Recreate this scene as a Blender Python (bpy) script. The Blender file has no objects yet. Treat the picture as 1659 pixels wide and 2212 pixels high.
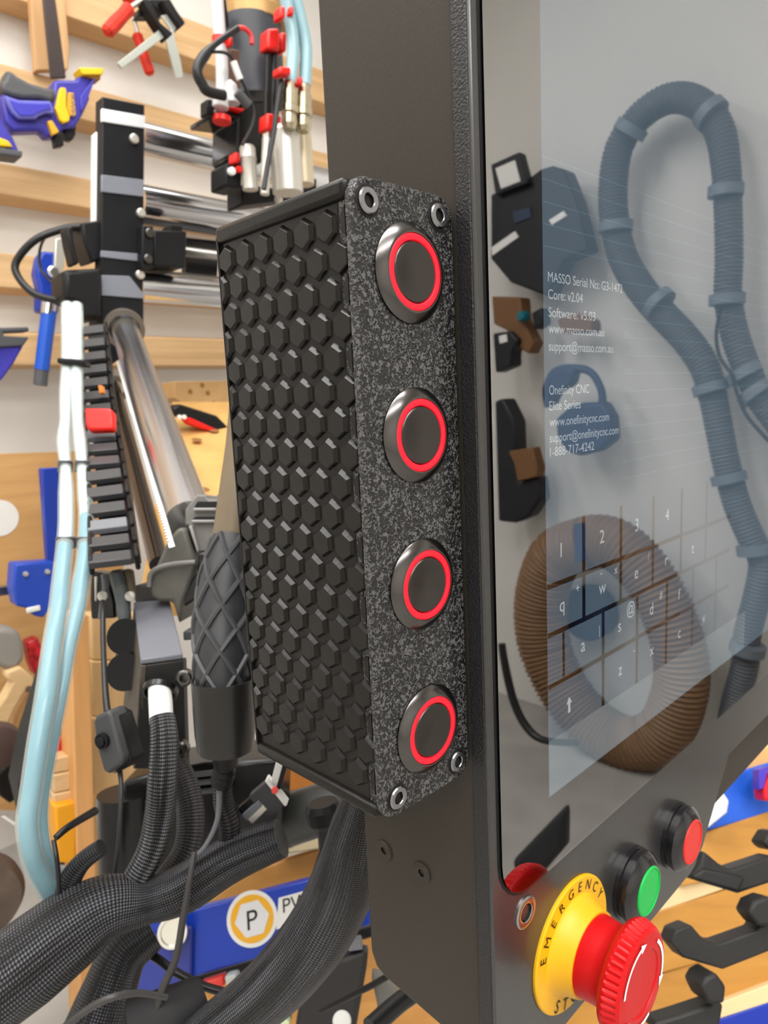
import bpy, math, random
from mathutils import Vector as V, Matrix
random.seed(7)
SC = bpy.context.scene
COL = SC.collection
# ------------------------------------------------------------------ camera, lights, exposure
CZ = 0.95                                   # height of the lens above the floor
F = 1504.0                                  # focal length in pixels of the 1659 x 2212 frame
RX = V((0.7129, -0.6997, -0.0473)); UX = V((0.141, 0.0769, 0.987)); FX = V((0.687, 0.7103, -0.1535))
CO = V((0, 0, CZ))
cd = bpy.data.cameras.new('camera'); cam = bpy.data.objects.new('camera', cd); COL.objects.link(cam)
m3 = Matrix((RX, UX, -FX)).transposed(); cam.matrix_world = Matrix.Translation(CO) @ m3.to_4x4()
cd.sensor_fit = 'VERTICAL'; cd.sensor_height = 24.0; cd.lens = F / 2212 * 24.0
cd.clip_start = 0.01; cd.clip_end = 50
cd.dof.use_dof = True; cd.dof.focus_distance = 0.25; cd.dof.aperture_fstop = 14.0
SC.camera = cam
w = bpy.data.worlds.new('world'); SC.world = w; w.use_nodes = True
w.node_tree.nodes['Background'].inputs[0].default_value = (0.9, 0.95, 1, 1)
w.node_tree.nodes['Background'].inputs[1].default_value = 0.35
SC.view_settings.view_transform = 'Standard'; SC.view_settings.look = 'None'
SC.view_settings.exposure = 0.0; SC.view_settings.gamma = 1.0; SC.view_settings.use_curve_mapping = False
LAMPS = [(-0.85, 1.15, 12), (0.55, 1.0, 11), (-0.12, 0.48, 14), (-0.95, -0.35, 11), (0.15, -0.55, 23), (-0.9, -1.4, 16), (0.0, -1.5, 24)]
for i, (lx, ly, e) in enumerate(LAMPS):                    # unseen ceiling lamps, each with a weaker upward fill added to brighten the ceiling
    for z, share, flip in ((2.30, 0.85, 0), (2.31, 0.40, math.pi)):
        ld = bpy.data.lights.new('ceiling_lamp_and_fill', 'AREA'); ld.shape = 'RECTANGLE'; ld.size = 1.25; ld.size_y = 0.35
        ld.energy = e * share; ld.color = (1.0, 0.985, 0.965)
        lo = bpy.data.objects.new('ceiling_lamp_and_fill', ld); COL.objects.link(lo); lo.location = (lx, ly, z); lo.rotation_euler = (flip, 0, 0)

# ------------------------------------------------------------------ helpers
def ray(x, y): return RX * ((x - 829.5) / F) + UX * (-(y - 1106) / F) + FX
def A(x, y, d): return CO + ray(x, y) * d                 # point seen at a pixel, d metres deep
def onX(x, y, X): r = ray(x, y); return CO + r * (X / r.x)
def onY(x, y, Y): r = ray(x, y); return CO + r * (Y / r.y)
YG = 0.15                                                # plane of the console front
def M(x, y, X):                                          # real point whose mirror image in the glass shows at the pixel
    p = onX(x, y, X); return V((p.x, 2 * YG - p.y, p.z))
def dep(p): return (p - CO).dot(FX)
def lin(c): c /= 255.0; return c / 12.92 if c <= 0.04045 else ((c + 0.055) / 1.055) ** 2.4
MATS = {}
def mat(name, rgb=0, rough=0.5, metal=0.0, spec=0.5, vary=None, bump=None, grain=None, emit=None, clear=0.0, trans=None, ior=1.45, braid=None):
    if name in MATS: return MATS[name]
    m = bpy.data.materials.new(name); m.use_nodes = True; MATS[name] = m
    nt = m.node_tree; N = nt.nodes; L = nt.links; b = N['Principled BSDF']
    c = tuple(lin(v) for v in rgb) + (1,)
    I = b.inputs
    I['Base Color'].default_value = c; I['Roughness'].default_value = rough; I['Metallic'].default_value = metal
    I['Specular IOR Level'].default_value = spec; I['IOR'].default_value = ior; I['Coat Weight'].default_value = clear
    I['Coat Roughness'].default_value = 0.12
    if emit: I['Emission Color'].default_value = tuple(lin(v) for v in emit[0]) + (1,); I['Emission Strength'].default_value = emit[1]
    if trans: I['Transmission Weight'].default_value = trans
    tc = None
    def coord(kind='Object'):
        nonlocal tc
        if tc is None: tc = N.new('ShaderNodeTexCoord')
        return tc.outputs[kind]
    if vary:                                              # (scale, amount): soft tone variation
        n = N.new('ShaderNodeTexNoise'); n.inputs['Scale'].default_value = vary[0]; n.inputs['Detail'].default_value = 5
        L.new(coord(), n.inputs['Vector'])
        r = N.new('ShaderNodeValToRGB'); a = vary[1]
        r.color_ramp.elements[0].position = 0.3; r.color_ramp.elements[1].position = 0.7
        r.color_ramp.elements[0].color = tuple(min(1, v * (1 - a)) for v in c[:3]) + (1,)
        r.color_ramp.elements[1].color = tuple(min(1, v * (1 + a)) for v in c[:3]) + (1,)
        L.new(n.outputs['Fac'], r.inputs['Fac']); L.new(r.outputs['Color'], I['Base Color'])
    if grain:                                             # (axis scale vec, amount): wood grain streaks
        mp = N.new('ShaderNodeMapping'); mp.inputs['Scale'].default_value = grain[0]; L.new(coord(), mp.inputs['Vector'])
        n = N.new('ShaderNodeTexNoise'); n.inputs['Scale'].default_value = 1.0; n.inputs['Detail'].default_value = 6
        n.inputs['Distortion'].default_value = 0.6
        L.new(mp.outputs['Vector'], n.inputs['Vector'])
        r = N.new('ShaderNodeValToRGB'); a = grain[1]
        r.color_ramp.elements[0].position = 0.3; r.color_ramp.elements[1].position = 0.7
        r.color_ramp.elements[0].color = (c[0] * (1 - a), c[1] * (1 - 1.25 * a), c[2] * (1 - 1.6 * a), 1)
        r.color_ramp.elements[1].color = tuple(min(1, v * (1 + a * .5)) for v in c[:3]) + (1,)
        L.new(n.outputs['Fac'], r.inputs['Fac']); L.new(r.outputs['Color'], I['Base Color'])
    if bump:                                              # (scale, strength, distance[, roughness])
        n = N.new('ShaderNodeTexNoise'); n.inputs['Scale'].default_value = bump[0]; n.inputs['Detail'].default_value = bump[3] if len(bump) > 3 else 2
        L.new(coord(), n.inputs['Vector'])
        bp = N.new('ShaderNodeBump'); bp.inputs['Strength'].default_value = bump[1]; bp.inputs['Distance'].default_value = bump[2]
        L.new(n.outputs['Fac'], bp.inputs['Height']); L.new(bp.outputs['Normal'], I['Normal'])
    if braid:                                             # (around, along per metre, low rgb, high rgb): woven sleeve in tube UVs
        uv = N.new('ShaderNodeTexCoord'); s = N.new('ShaderNodeSeparateXYZ'); L.new(uv.outputs['UV'], s.inputs[0])
        def mth(op, a, b2=None):
            q = N.new('ShaderNodeMath'); q.operation = op
            for k, x in enumerate((a, b2)):
                if x is None: continue
                if isinstance(x, (int, float)): q.inputs[k].default_value = x
                else: L.new(x, q.inputs[k])
            return q.outputs[0]
        u = mth('MULTIPLY', s.outputs[0], braid[0] * 2 * math.pi); v_ = mth('MULTIPLY', s.outputs[1], braid[1] * 2 * math.pi)
        w1 = mth('SINE', mth('ADD', u, v_)); w2 = mth('SINE', mth('SUBTRACT', u, v_))
        pr = mth('MULTIPLY', w1, w2); h = mth('ADD', mth('MULTIPLY', pr, 0.5), 0.5)
        mpb = N.new('ShaderNodeMapping'); mpb.inputs['Scale'].default_value = (14, 9, 1); L.new(uv.outputs['UV'], mpb.inputs['Vector'])
        n = N.new('ShaderNodeTexNoise'); n.inputs['Scale'].default_value = 1; n.inputs['Detail'].default_value = 4; L.new(mpb.outputs['Vector'], n.inputs['Vector'])
        h2 = mth('MULTIPLY', mth('POWER', h, 2.0), mth('ADD', mth('MULTIPLY', n.outputs['Fac'], 4.2), -1.45))
        r = N.new('ShaderNodeValToRGB'); r.color_ramp.elements[0].position = 0.12; r.color_ramp.elements[1].position = 0.75
        r.color_ramp.elements[0].color = tuple(lin(x) for x in braid[2]) + (1,); r.color_ramp.elements[1].color = tuple(lin(x) for x in braid[3]) + (1,)
        L.new(h2, r.inputs['Fac']); L.new(r.outputs['Color'], I['Base Color'])
        bp = N.new('ShaderNodeBump'); bp.inputs['Strength'].default_value = 0.9; bp.inputs['Distance'].default_value = 0.0012
        L.new(h, bp.inputs['Height']); L.new(bp.outputs['Normal'], I['Normal'])
    return m
def emission(name, rgb, strength):
    if name in MATS: return MATS[name]
    m = bpy.data.materials.new(name); m.use_nodes = True; MATS[name] = m
    N = m.node_tree.nodes; b = N['Principled BSDF']
    b.inputs['Base Color'].default_value = (0.005, 0.005, 0.006, 1); b.inputs['Specular IOR Level'].default_value = 0.0
    b.inputs['Emission Color'].default_value = tuple(lin(v) for v in rgb) + (1,); b.inputs['Emission Strength'].default_value = strength
    return m

class MB:                                                # mesh collector
    def __init__(s): s.v = []; s.f = []; s.uv = {}
    def add(s, vs, fs, uvs=None):
        o = len(s.v); s.v += [V(x) for x in vs]
        for k, f in enumerate(fs):
            if uvs: s.uv[len(s.f)] = uvs[k]
            s.f.append([i + o for i in f])
        return s
    def box(s, c, size, R=None):
        c = V(c); hx, hy, hz = (x / 2 for x in size); R = R or Matrix.Identity(3)
        vs = [c + R @ V((x, y, z)) for x in (-hx, hx) for y in (-hy, hy) for z in (-hz, hz)]
        return s.add(vs, [(0, 1, 3, 2), (4, 6, 7, 5), (0, 4, 5, 1), (2, 3, 7, 6), (0, 2, 6, 4), (1, 5, 7, 3)])
    def box2(s, a, b): a = V(a); b = V(b); return s.box((a + b) / 2, [abs(x) for x in (b - a)])
    def hexa(s, q, t): return s.prism(q, t)
    def prism(s, pts, ext):
        n = len(pts); pts = [V(p) for p in pts]; e = V(ext)
        nn = V((0, 0, 0))
        for i in range(n): nn += pts[i].cross(pts[(i + 1) % n])
        if nn.dot(e) > 0: pts = pts[::-1]
        return s.add(pts + [p + e for p in pts], [list(range(n)), list(range(2 * n - 1, n - 1, -1))] + [((i + 1) % n, i, n + i, n + (i + 1) % n) for i in range(n)])
    def taper(s, pts, pts2):
        n = len(pts); return s.add(list(pts) + list(pts2), [list(range(n - 1, -1, -1)), list(range(n, 2 * n))] + [(i, (i + 1) % n, n + (i + 1) % n, n + i) for i in range(n)])
    def lathe(s, o, ax, prof, n=40, cap=True, up=None):
        o = V(o); ax = V(ax).normalized(); u = V(up) if up else (V((0, 0, 1)) if abs(ax.z) < .9 else V((1, 0, 0)))
        u = (u - ax * u.dot(ax)).normalized(); w_ = ax.cross(u); vs = []; fs = []
        for r, h in prof:
            for k in range(n):
                t = 2 * math.pi * k / n; vs.append(o + ax * h + (u * math.cos(t) + w_ * math.sin(t)) * r)
        for i in range(len(prof) - 1):
            for k in range(n):
                a = i * n + k; b = i * n + (k + 1) % n; fs.append((a, b, b + n, a + n))
        if cap: fs.append(list(range(n - 1, -1, -1))); fs.append([(len(prof) - 1) * n + k for k in range(n)])
        return s.add(vs, fs)
    def cyl(s, a, b, r, n=24, r2=None):
        a = V(a); b = V(b); return s.lathe(a, b - a, [(r, 0), (r if r2 is None else r2, (b - a).length)], n)
    def tube(s, pts, n=14, step=None, corr=None, sub=6, uv=False, squash=None):   # pts: (Vector, radius)
        P = [V(p[0]) for p in pts]; Rr = [p[1] for p in pts]; Q = []; W = []
        if len(P) > 2:
            for i in range(len(P) - 1):
                p0 = P[max(i - 1, 0)]; p1 = P[i]; p2 = P[i + 1]; p3 = P[min(i + 2, len(P) - 1)]
                for k in range(sub):
                    t = k / sub
                    Q.append(0.5 * ((2 * p1) + (p2 - p0) * t + (2 * p0 - 5 * p1 + 4 * p2 - p3) * t * t + (3 * p1 - p0 - 3 * p2 + p3) * t ** 3))
                    W.append(Rr[i] + (Rr[i + 1] - Rr[i]) * t)
            Q.append(P[-1]); W.append(Rr[-1])
        else: Q, W = P, Rr
        if step:
            cum = [0]
            for i in range(1, len(Q)): cum.append(cum[-1] + (Q[i] - Q[i - 1]).length)
            nq = max(2, int(cum[-1] / step)); q2 = []; w2 = []; j = 0
            for k in range(nq + 1):
                d = cum[-1] * k / nq
                while j < len(cum) - 2 and cum[j + 1] < d: j += 1
                t = (d - cum[j]) / max(1e-9, cum[j + 1] - cum[j]); q2.append(Q[j].lerp(Q[j + 1], t)); w2.append(W[j] + (W[j + 1] - W[j]) * t)
                if corr: w2[-1] *= 1 + corr[1] * math.cos(2 * math.pi * k / corr[0])
            Q, W = q2, w2
        T = [(Q[min(i + 1, len(Q) - 1)] - Q[max(i - 1, 0)]).normalized() for i in range(len(Q))]
        u = T[0].orthogonal().normalized(); vs = []; fs = []; uvs = []; d = 0; D = []
        for i, q in enumerate(Q):
            u = (u - T[i] * u.dot(T[i])).normalized(); w_ = T[i].cross(u)
            if i: d += (Q[i] - Q[i - 1]).length
            D.append(d)
            for k in range(n):
                t = 2 * math.pi * k / n; vs.append(q + (u * math.cos(t) + w_ * math.sin(t)) * W[i])
        for i in range(len(Q) - 1):
            for k in range(n):
                a = i * n + k; b = i * n + (k + 1) % n; fs.append((a, b, b + n, a + n))
                uvs.append([(k / n, D[i]), ((k + 1) / n, D[i]), ((k + 1) / n, D[i + 1]), (k / n, D[i + 1])])
        fs.append(list(range(n - 1, -1, -1))); fs.append([(len(Q) - 1) * n + k for k in range(n)])
        uvs += [[(0, 0)] * n, [(0, 0)] * n]
        return s.add(vs, fs, uvs)

WL = {}
def tag(o, label=None, cat=None, group=None, kind=None):
    for k, v_ in (('label', label), ('category', cat), ('group', group), ('kind', kind)):
        if v_: o[k] = v_
    return o
def empty(name, loc, label, cat, group=None):
    o = bpy.data.objects.new(name, None); COL.objects.link(o); o.location = loc; o.empty_display_size = 0.02
    WL[o.name] = V(loc); return tag(o, label, cat, group)
def link(name, me, loc, parent=None):
    o = bpy.data.objects.new(name, me); COL.objects.link(o)
    WL[o.name] = V(loc)
    if parent: o.parent = parent; o.location = V(loc) - WL[parent.name]
    else: o.location = loc
    return o
def obj(name, mb, m, parent=None, bevel=0, ang=35, seg=2, label=None, cat=None, group=None, kind=None):
    vs = mb.v; lo = V([min(v[i] for v in vs) for i in range(3)]); hi = V([max(v[i] for v in vs) for i in range(3)]); c = (lo + hi) / 2
    me = bpy.data.meshes.new(name); me.from_pydata([v - c for v in vs], [], mb.f)
    if mb.uv:
        ul = me.uv_layers.new(name='UVMap')
        for k, p in enumerate(me.polygons):
            uvk = mb.uv.get(k)
            if uvk:
                for j, li in enumerate(p.loop_indices): ul.data[li].uv = uvk[j]
    me.materials.append(m); me.polygons.foreach_set('use_smooth', [True] * len(me.polygons)); me.set_sharp_from_angle(angle=math.radians(ang))
    o = link(name, me, c, parent)
    if bevel:
        bv = o.modifiers.new('bevel', 'BEVEL'); bv.width = bevel; bv.segments = seg; bv.limit_method = 'ANGLE'; bv.angle_limit = math.radians(40); bv.harden_normals = False
    return tag(o, label, cat, group, kind)
def text(name, s, o, xd, ud, cap, width, m, parent, thick=0.0, label=None, align=0, shear=0, bold=0):
    cu = bpy.data.curves.new('t', 'FONT'); cu.body = s; cu.size = 1; cu.extrude = 0; cu.shear = shear; cu.offset = bold
    to = bpy.data.objects.new('t', cu); COL.objects.link(to); dg = bpy.context.evaluated_depsgraph_get()
    me = bpy.data.meshes.new_from_object(to.evaluated_get(dg)); bpy.data.objects.remove(to)
    xs = [v.co.x for v in me.vertices]; x0, x1 = min(xs), max(xs); sx = width / (x1 - x0) if width else cap / 0.72; sy = cap / 0.72
    xd = V(xd).normalized(); ud = V(ud).normalized(); nd = xd.cross(ud); o = V(o) - xd * (align * (x1 - x0) * sx)
    mb = MB(); n = len(me.vertices)
    vs = [o + xd * ((v.co.x - x0) * sx) + ud * (v.co.y * sy) for v in me.vertices]; fs = [list(p.vertices) for p in me.polygons]
    if thick:
        mb.add([v + nd * thick for v in vs], fs)
    else: mb.add(vs, fs)
    if parent is None: return mb
    return obj(name, mb, m, parent, label=label)
def polyY(pts, Y, t): return [onY(x, y, Y) for x, y in pts], V((0, t, 0))
def PY(pts, Y, t): q, e = polyY(pts, Y, t); return MB().prism(q, e)
def PD(pts, d, n, t):                                    # polygon drawn on the plane through A(first, d) with normal n, pushed t metres along it
    n = V(n).normalized(); o = A(pts[0][0], pts[0][1], d); q = []
    for x, y in pts: r = ray(x, y); q.append(CO + r * ((o - CO).dot(n) / r.dot(n)))
    return MB().prism(q, n * t)
def TP(pts): return [(A(x, y, d), r * d / F) for x, y, d, r in pts]
def rotz(a): return Matrix.Rotation(a, 3, 'Z')

# ------------------------------------------------------------------ materials
wallm = mat('white painted wall', (222, 219, 214), .8, vary=(3, .03))
ceilm = mat('white ceiling', (232, 231, 228), .9)
floorm = mat('grey concrete floor', (168, 165, 160), .75, vary=(9, .12), bump=(60, .1, .002))
cleatm = mat('pale plywood', (214, 178, 132), .6, grain=((2, 25, 60), .18))
cleatv = mat('pale plywood upright', (205, 165, 118), .6, grain=((60, 25, 2), .22))
plym = mat('brown plywood', (196, 152, 98), .6, grain=((3, 25, 40), .15))
orangew = mat('orange varnished wood', (206, 150, 80), .45, grain=((8, 8, 40), .22))
palew = mat('light pine', (224, 190, 138), .55, grain=((30, 30, 3), .18))
palew2 = mat('light beech', (216, 184, 138), .55, grain=((12, 40, 40), .15))
black = mat('black plastic', (22, 22, 24), .42, spec=.3)
blackm = mat('matte black aluminium', (24, 25, 28), .45, spec=.25, vary=(40, .1))
blackg = mat('gloss black', (15, 15, 17), .22)
cablem = mat('black cable jacket', (22, 22, 24), .4)
darkgrey = mat('dark grey plastic', (78, 79, 82), .5, bump=(400, .1, .0006))
midgrey = mat('mid grey plastic', (112, 114, 120), .5)
chrome = mat('polished chrome', (215, 216, 220), .17, 1.0)
steel = mat('brushed steel', (170, 168, 164), .28, 1.0)
darksteel = mat('blackened steel', (92, 90, 88), .3, 1.0)
brass = mat('brass', (196, 160, 96), .3, .9)
nickel = mat('nickel plated fitting', (190, 180, 156), .25, 1.0)
alu = mat('satin aluminium', (205, 202, 194), .35, .6)
red = mat('red plastic', (226, 30, 22), .35)
redh = mat('red clamp handle', (206, 44, 22), .4, vary=(60, .2))
bluec = mat('violet blue clamp body', (62, 58, 160), .35, vary=(30, .15))
bluel = mat('light violet blue', (104, 104, 190), .4)
blued = mat('royal blue enamel', (22, 56, 160), .35)
blueb = mat('bright blue plate', (18, 60, 178), .3)
yellow = mat('yellow plastic', (236, 190, 30), .4)
white = mat('white plastic', (235, 235, 232), .4)
barm = mat('dark steel clamp bar', (62, 52, 50), .4, .3)
silverbar = mat('zinc clamp bar', (190, 194, 186), .35, .4)

# ------------------------------------------------------------------ the room
X0w, X1w, Y0w, Y1w, HC = -2.2, 1.75, -2.6, 1.66, 2.5
def struct(name, mb, m, **k): return obj(name, mb, m, kind='structure', **k)
struct('floor', MB().box2((X0w, Y0w, -.05), (X1w, Y1w, 0)), floorm)
struct('ceiling', MB().box2((X0w, Y0w, HC), (X1w, Y1w, HC + .05)), ceilm)
struct('wall_back', MB().box2((X0w, Y1w, 0), (X1w, Y1w + .05, HC)), wallm)
struct('wall_right', MB().box2((X1w, Y0w, 0), (X1w + .05, Y1w + .05, HC)), wallm)
struct('wall_left', MB().box2((X0w - .05, Y0w, 0), (X0w, Y1w + .05, HC)), wallm)
struct('wall_front', MB().box2((X0w, Y0w - .05, 0), (X1w, Y0w, HC)), wallm)

# ------------------------------------------------------------------ touchscreen console
PX0, PX1 = 0.1930, 0.617
PZ0 = CZ - 0.2847; PZT = CZ + 0.295
powder = mat('textured black powder coat', (32, 32, 34), .36, spec=.5, bump=(1100, .6, .0009, 3))
housem = mat('smooth dark housing', (56, 51, 45), .5, spec=.3, vary=(700, .06), bump=(900, .12, .0004))
frontm = mat('front plate powder coat', (44, 44, 44), .3, spec=.7, bump=(1200, .2, .0002, 3), vary=(500, .08), clear=.25)
con = empty('touchscreen_console', (0.40, 0.2, CZ - .2847), 'large black control console with glossy touchscreen and round buttons', 'control console')
def rrect(x0, x1, z0, z1, r, n=6):
    out = []
    for cx, cz, a0 in ((x1 - r, z1 - r, 0), (x0 + r, z1 - r, 90), (x0 + r, z0 + r, 180), (x1 - r, z0 + r, 270)):
        for k in range(n + 1):
            t = math.radians(a0 + 90 * k / n); out.append((cx + r * math.cos(t), cz + r * math.sin(t)))
    return out
# housing: a deep tray behind the front plate
hz0 = CZ - .2655; hb = .2237
side = [V((PX0 + .0008, .1575, PZT)), V((PX0 + .0008, hb, PZT)), V((PX0 + .0008, hb, hz0 + .009)), V((PX0 + .0008, hb - .003, hz0 + .002)), V((PX0 + .0008, hb - .009, hz0)), V((PX0 + .0008, .1575, hz0 - .004))]
obj('housing', MB().prism(side, (PX1 - PX0 - .0016, 0, 0)), housem, con, bevel=.0012)
# front plate with an angular lower tab
xr = .4372
outl = [(PX0, PZT), (PX0, PZ0 + .006), (PX0 + .002, PZ0 + .002), (PX0 + .006, PZ0), (.384, PZ0), (.391, PZ0 + .0015), (.396, PZ0 + .006), (.4011, CZ - .2772), (xr, CZ - .238), (.4405, CZ - .2335), (.4445, CZ - .2322), (PX1, CZ - .2322), (PX1, PZT)]
obj('front_plate', MB().prism([V((x, YG, z)) for x, z in outl], (0, .0075, 0)), frontm, con, bevel=.0009)
obj('plate_edge', MB().prism([V((PX0 - .0003, YG + .0012, z)) for z in (PZT, PZ0 + .007)] + [V((PX0 - .0003, YG + .0076, z)) for z in (PZ0 + .007, PZT)], (.002, 0, 0)), powder, con, bevel=.0004, label='rough textured edge of the front plate')
# touchscreen: dark seam, picture panel, glass
GX0, GX1, GZ0, GZ1 = .1984, .611, CZ - .1985, CZ + .285
seam = mat('black rubber seam', (8, 8, 8), .6)
obj('screen_seam', MB().prism([V((x, YG - .0002, z)) for x, z in rrect(GX0 - .0014, GX1 + .0014, GZ0 - .0014, GZ1 + .0014, .0205)], (0, .0009, 0)), seam, con)
LX0, LX1, LZ0, LZ1 = .2328, .577, CZ - .1661, CZ + .25
backm = mat('dark screen backing', (6, 6, 7), .6, spec=.1)
scr = obj('screen_backing', MB().prism([V((x, YG - .0004, z)) for x, z in rrect(GX0, GX1, GZ0, GZ1, .019)], (0, .0002, 0)), backm, con)
lcdm = emission('lit screen panel', (86, 102, 114), 1.0)
disp = obj('display', MB().prism([V((x, YG - .00055, z)) for x, z in ((LX0, LZ0), (LX1, LZ0), (LX1, LZ1), (LX0, LZ1))], (0, .0001, 0)), lcdm, con, label='faintly lit pale blue display area')
txm = emission('white screen text', (225, 235, 238), .75)
lnm = emission('pale cyan screen line', (102, 126, 138), 1.0)
for s, zt, wd in (('MASSO Serial No: G3-1472', .0425, .0585), ('Core: v2.04', .0362, .0252), ('Software: v5.03', .0296, .0352), ('www.masso.com.au', .0236, .0425), ('support@masso.com.au', .0170, .0500),
                  ('Onefinity CNC', .0004, .0300), ('Elite Series', -.0056, .0232), ('www.onefinitycnc.com', -.0118, .0468), ('support@onefinitycnc.com', -.0180, .0556), ('1-888-717-4242', -.0235, .0340)):
    text('screen_text', s, (LX0 + .0030, YG - .0007, CZ + zt), (1, 0, 0), (0, 0, 1), .0037, wd, txm, disp)
mb = MB()
for k in range(17):                                       # ruled list on the upper screen, ending below the contact details
    z = CZ + .086 - .0078 * k
    xa = LX0 if k < 5 else .2945
    mb.add([(xa, YG - .0007, z), (LX1 - .06, YG - .0007, z), (LX1 - .06, YG - .0007, z + .00035), (xa, YG - .0007, z + .00035)], [(0, 1, 2, 3)])
obj('screen_lines', mb, lnm, disp, kind='stuff', label='thin pale ruled lines of a list')
for k in range(7): text('screen_text', 'Input', (.2965, YG - .0007, CZ + .040 - .0078 * (k + 2)), (1, 0, 0), (0, 0, 1), .0022, .0085, lnm, disp)
# on-screen keyboard
gaps = [emission('key gap', (30, 24, 22), .3), emission('fainter key gap', (56, 58, 60), .7), emission('faintest key gap', (66, 80, 92), .9)]
mbs = [MB(), MB(), MB()]
def strip(x0, x1, z0, z1):
    g = 0 if x0 < .296 else (1 if x0 < .36 else 2)
    mbs[g].add([(x0, YG - .00068, z0), (x1, YG - .00068, z0), (x1, YG - .00068, z1), (x0, YG - .00068, z1)], [(0, 1, 2, 3)])
kp = .0330; zr = [CZ - .0755, CZ - .0958, CZ - .1178]; kx = .2611
for z in zr:
    for x0, x1 in ((LX0, .298), (.298, .36), (.36, .43)): strip(x0, x1, z - .0011, z + .0011)
for i, (z0, z1, x0) in enumerate(((CZ - .052, zr[0], kx), (zr[0], zr[1], kx), (zr[1], zr[2], .2778), (zr[2], CZ - .14, .2778))):
    for k in range(5):
        strip(x0 + k * kp - .0013, x0 + k * kp + .0013, z0 + .0012, z1 - .0012)
strip(.2437, .2455, zr[2] + .0012, zr[1] - .0012)
obj('footer_glow', MB().add([(x, YG - .00068, CZ + z) for x, z in ((LX0, -.1655), (.46, -.1655), (.46, -.1412), (LX0, -.1412))], [(0, 1, 2, 3)]), emission('added footer glow', (120, 132, 138), 1.0), disp, label='glowing strip added along the lower screen edge')  # glow strip added to brighten the bottom of the screen
for mb, g in zip(mbs, gaps): obj('key_gaps', mb, g, disp, kind='stuff', label='dark gaps of the on-screen keyboard')
for i, (row, z, x0) in enumerate((('1234', -.0650, .2432), ('qwert', -.0880, .2432), ('asdf', -.1100, .2598), ('zxcv', -.1316, .2936))):
    for k, ch in enumerate(row): text('screen_text', ch, (x0 + k * kp, YG - .0007, CZ + z), (1, 0, 0), (0, 0, 1), .0062, None, txm, disp, align=.35)
for ch, x, z in (('+', .2561, -.0828), ('-', .2760, -.0800), ('x', .2895, -.0815), ('/', .3225, -.0815), ('|', .2745, -.1060), ('@', .3044, -.1042), ('#', .3370, -.1042), ('-', .3080, -.125)):
    text('screen_text', ch, (x, YG - .0007, CZ + z), (1, 0, 0), (0, 0, 1), .0042 if ch != '@' else .006, None, txm, disp, align=.5)
ax_, az_ = .2487, CZ - .134
obj('shift_arrow', MB().add([(ax_ + dx, YG - .0007, az_ + dz) for dx, dz in ((-.0009, 0), (.0009, 0), (.0009, .0042), (.0022, .0042), (0, .0072), (-.0022, .0042), (-.0009, .0042))], [(0, 1, 2, 3, 4, 5, 6)]), txm, disp)
# glass: see-through sheet that mirrors the room
gm = bpy.data.materials.new('glossy touchscreen glass'); gm.use_nodes = True; MATS['glass'] = gm
nt = gm.node_tree; nt.nodes.clear(); oo = nt.nodes.new('ShaderNodeOutputMaterial'); mx = nt.nodes.new('ShaderNodeMixShader')
tr = nt.nodes.new('ShaderNodeBsdfTransparent'); gl = nt.nodes.new('ShaderNodeBsdfGlossy'); gl.inputs['Roughness'].default_value = 0.012
gl.inputs['Color'].default_value = (1, 1, 1, 1); fr = nt.nodes.new('ShaderNodeFresnel'); fr.inputs['IOR'].default_value = 3.6
tr.inputs['Color'].default_value = (.95, .96, .97, 1)
nt.links.new(fr.outputs[0], mx.inputs[0]); nt.links.new(tr.outputs[0], mx.inputs[1]); nt.links.new(gl.outputs[0], mx.inputs[2]); nt.links.new(mx.outputs[0], oo.inputs[0])
obj('screen_glass', MB().add([V((x, YG - .0012, z)) for x, z in rrect(GX0, GX1, GZ0, GZ1, .019)], [list(range(28))]), gm, con)
def socket_screw(name, c, ax, r, m, parent, deep=.0016, ringm=None, h=.0008, hexr=.48):
    c = V(c); ax = V(ax).normalized()
    prof = [(r, -.001), (r, h * .6), (r * .9, h), (r * hexr * 1.12, h), (r * hexr, h - .0003)]
    o = obj(name, MB().lathe(c, ax, prof, 28, cap=False), m, parent)
    obj('socket', MB().lathe(c, ax, [(r * hexr, h - .0003), (r * hexr, h - deep), (0.0001, h - deep)], 6, cap=False), seam, o, ang=20)
    return o
socket_screw('panel_screw', (.2146, YG, CZ - .2088), (0, -1, 0), .0068, steel, con, h=.0010, hexr=.55)
for y, z in ((.2102, -.1979), (.1874, -.1977)):
    socket_screw('side_bolt', (PX0 + .0008, y, CZ + z), (-1, 0, 0), .0046, housem, con, h=.0011, hexr=.35)
# green and red push buttons
btnbody = mat('glossy black button bezel', (26, 26, 28), .18, spec=.7)
def big_button(x, z, m, label):
    c = V((x, YG, CZ + z)); a = (0, -1, 0)
    b = obj('push_button', MB().lathe(c, a, [(.0183, 0), (.0183, .0022), (.0170, .0026), (.0170, .0036), (.0178, .0040), (.0178, .0062), (.0165, .0078), (.0132, .0100), (.0122, .0100)], 56, cap=False), btnbody, con, label=label)
    obj('button_lens', MB().lathe(c, a, [(.0122, .0095), (.0122, .0104), (.0119, .0108), (.0113, .0109), (.0112, .0104), (.0001, .0105)], 48, cap=False), m, b, ang=50)
big_button(.3065, -.2465, mat('green lens', (28, 178, 78), .38, spec=.3), 'green push button in a black bezel')
big_button(.3600, -.2470, mat('red lens', (214, 52, 44), .38, spec=.3), 'red push button in a black bezel')
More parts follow.
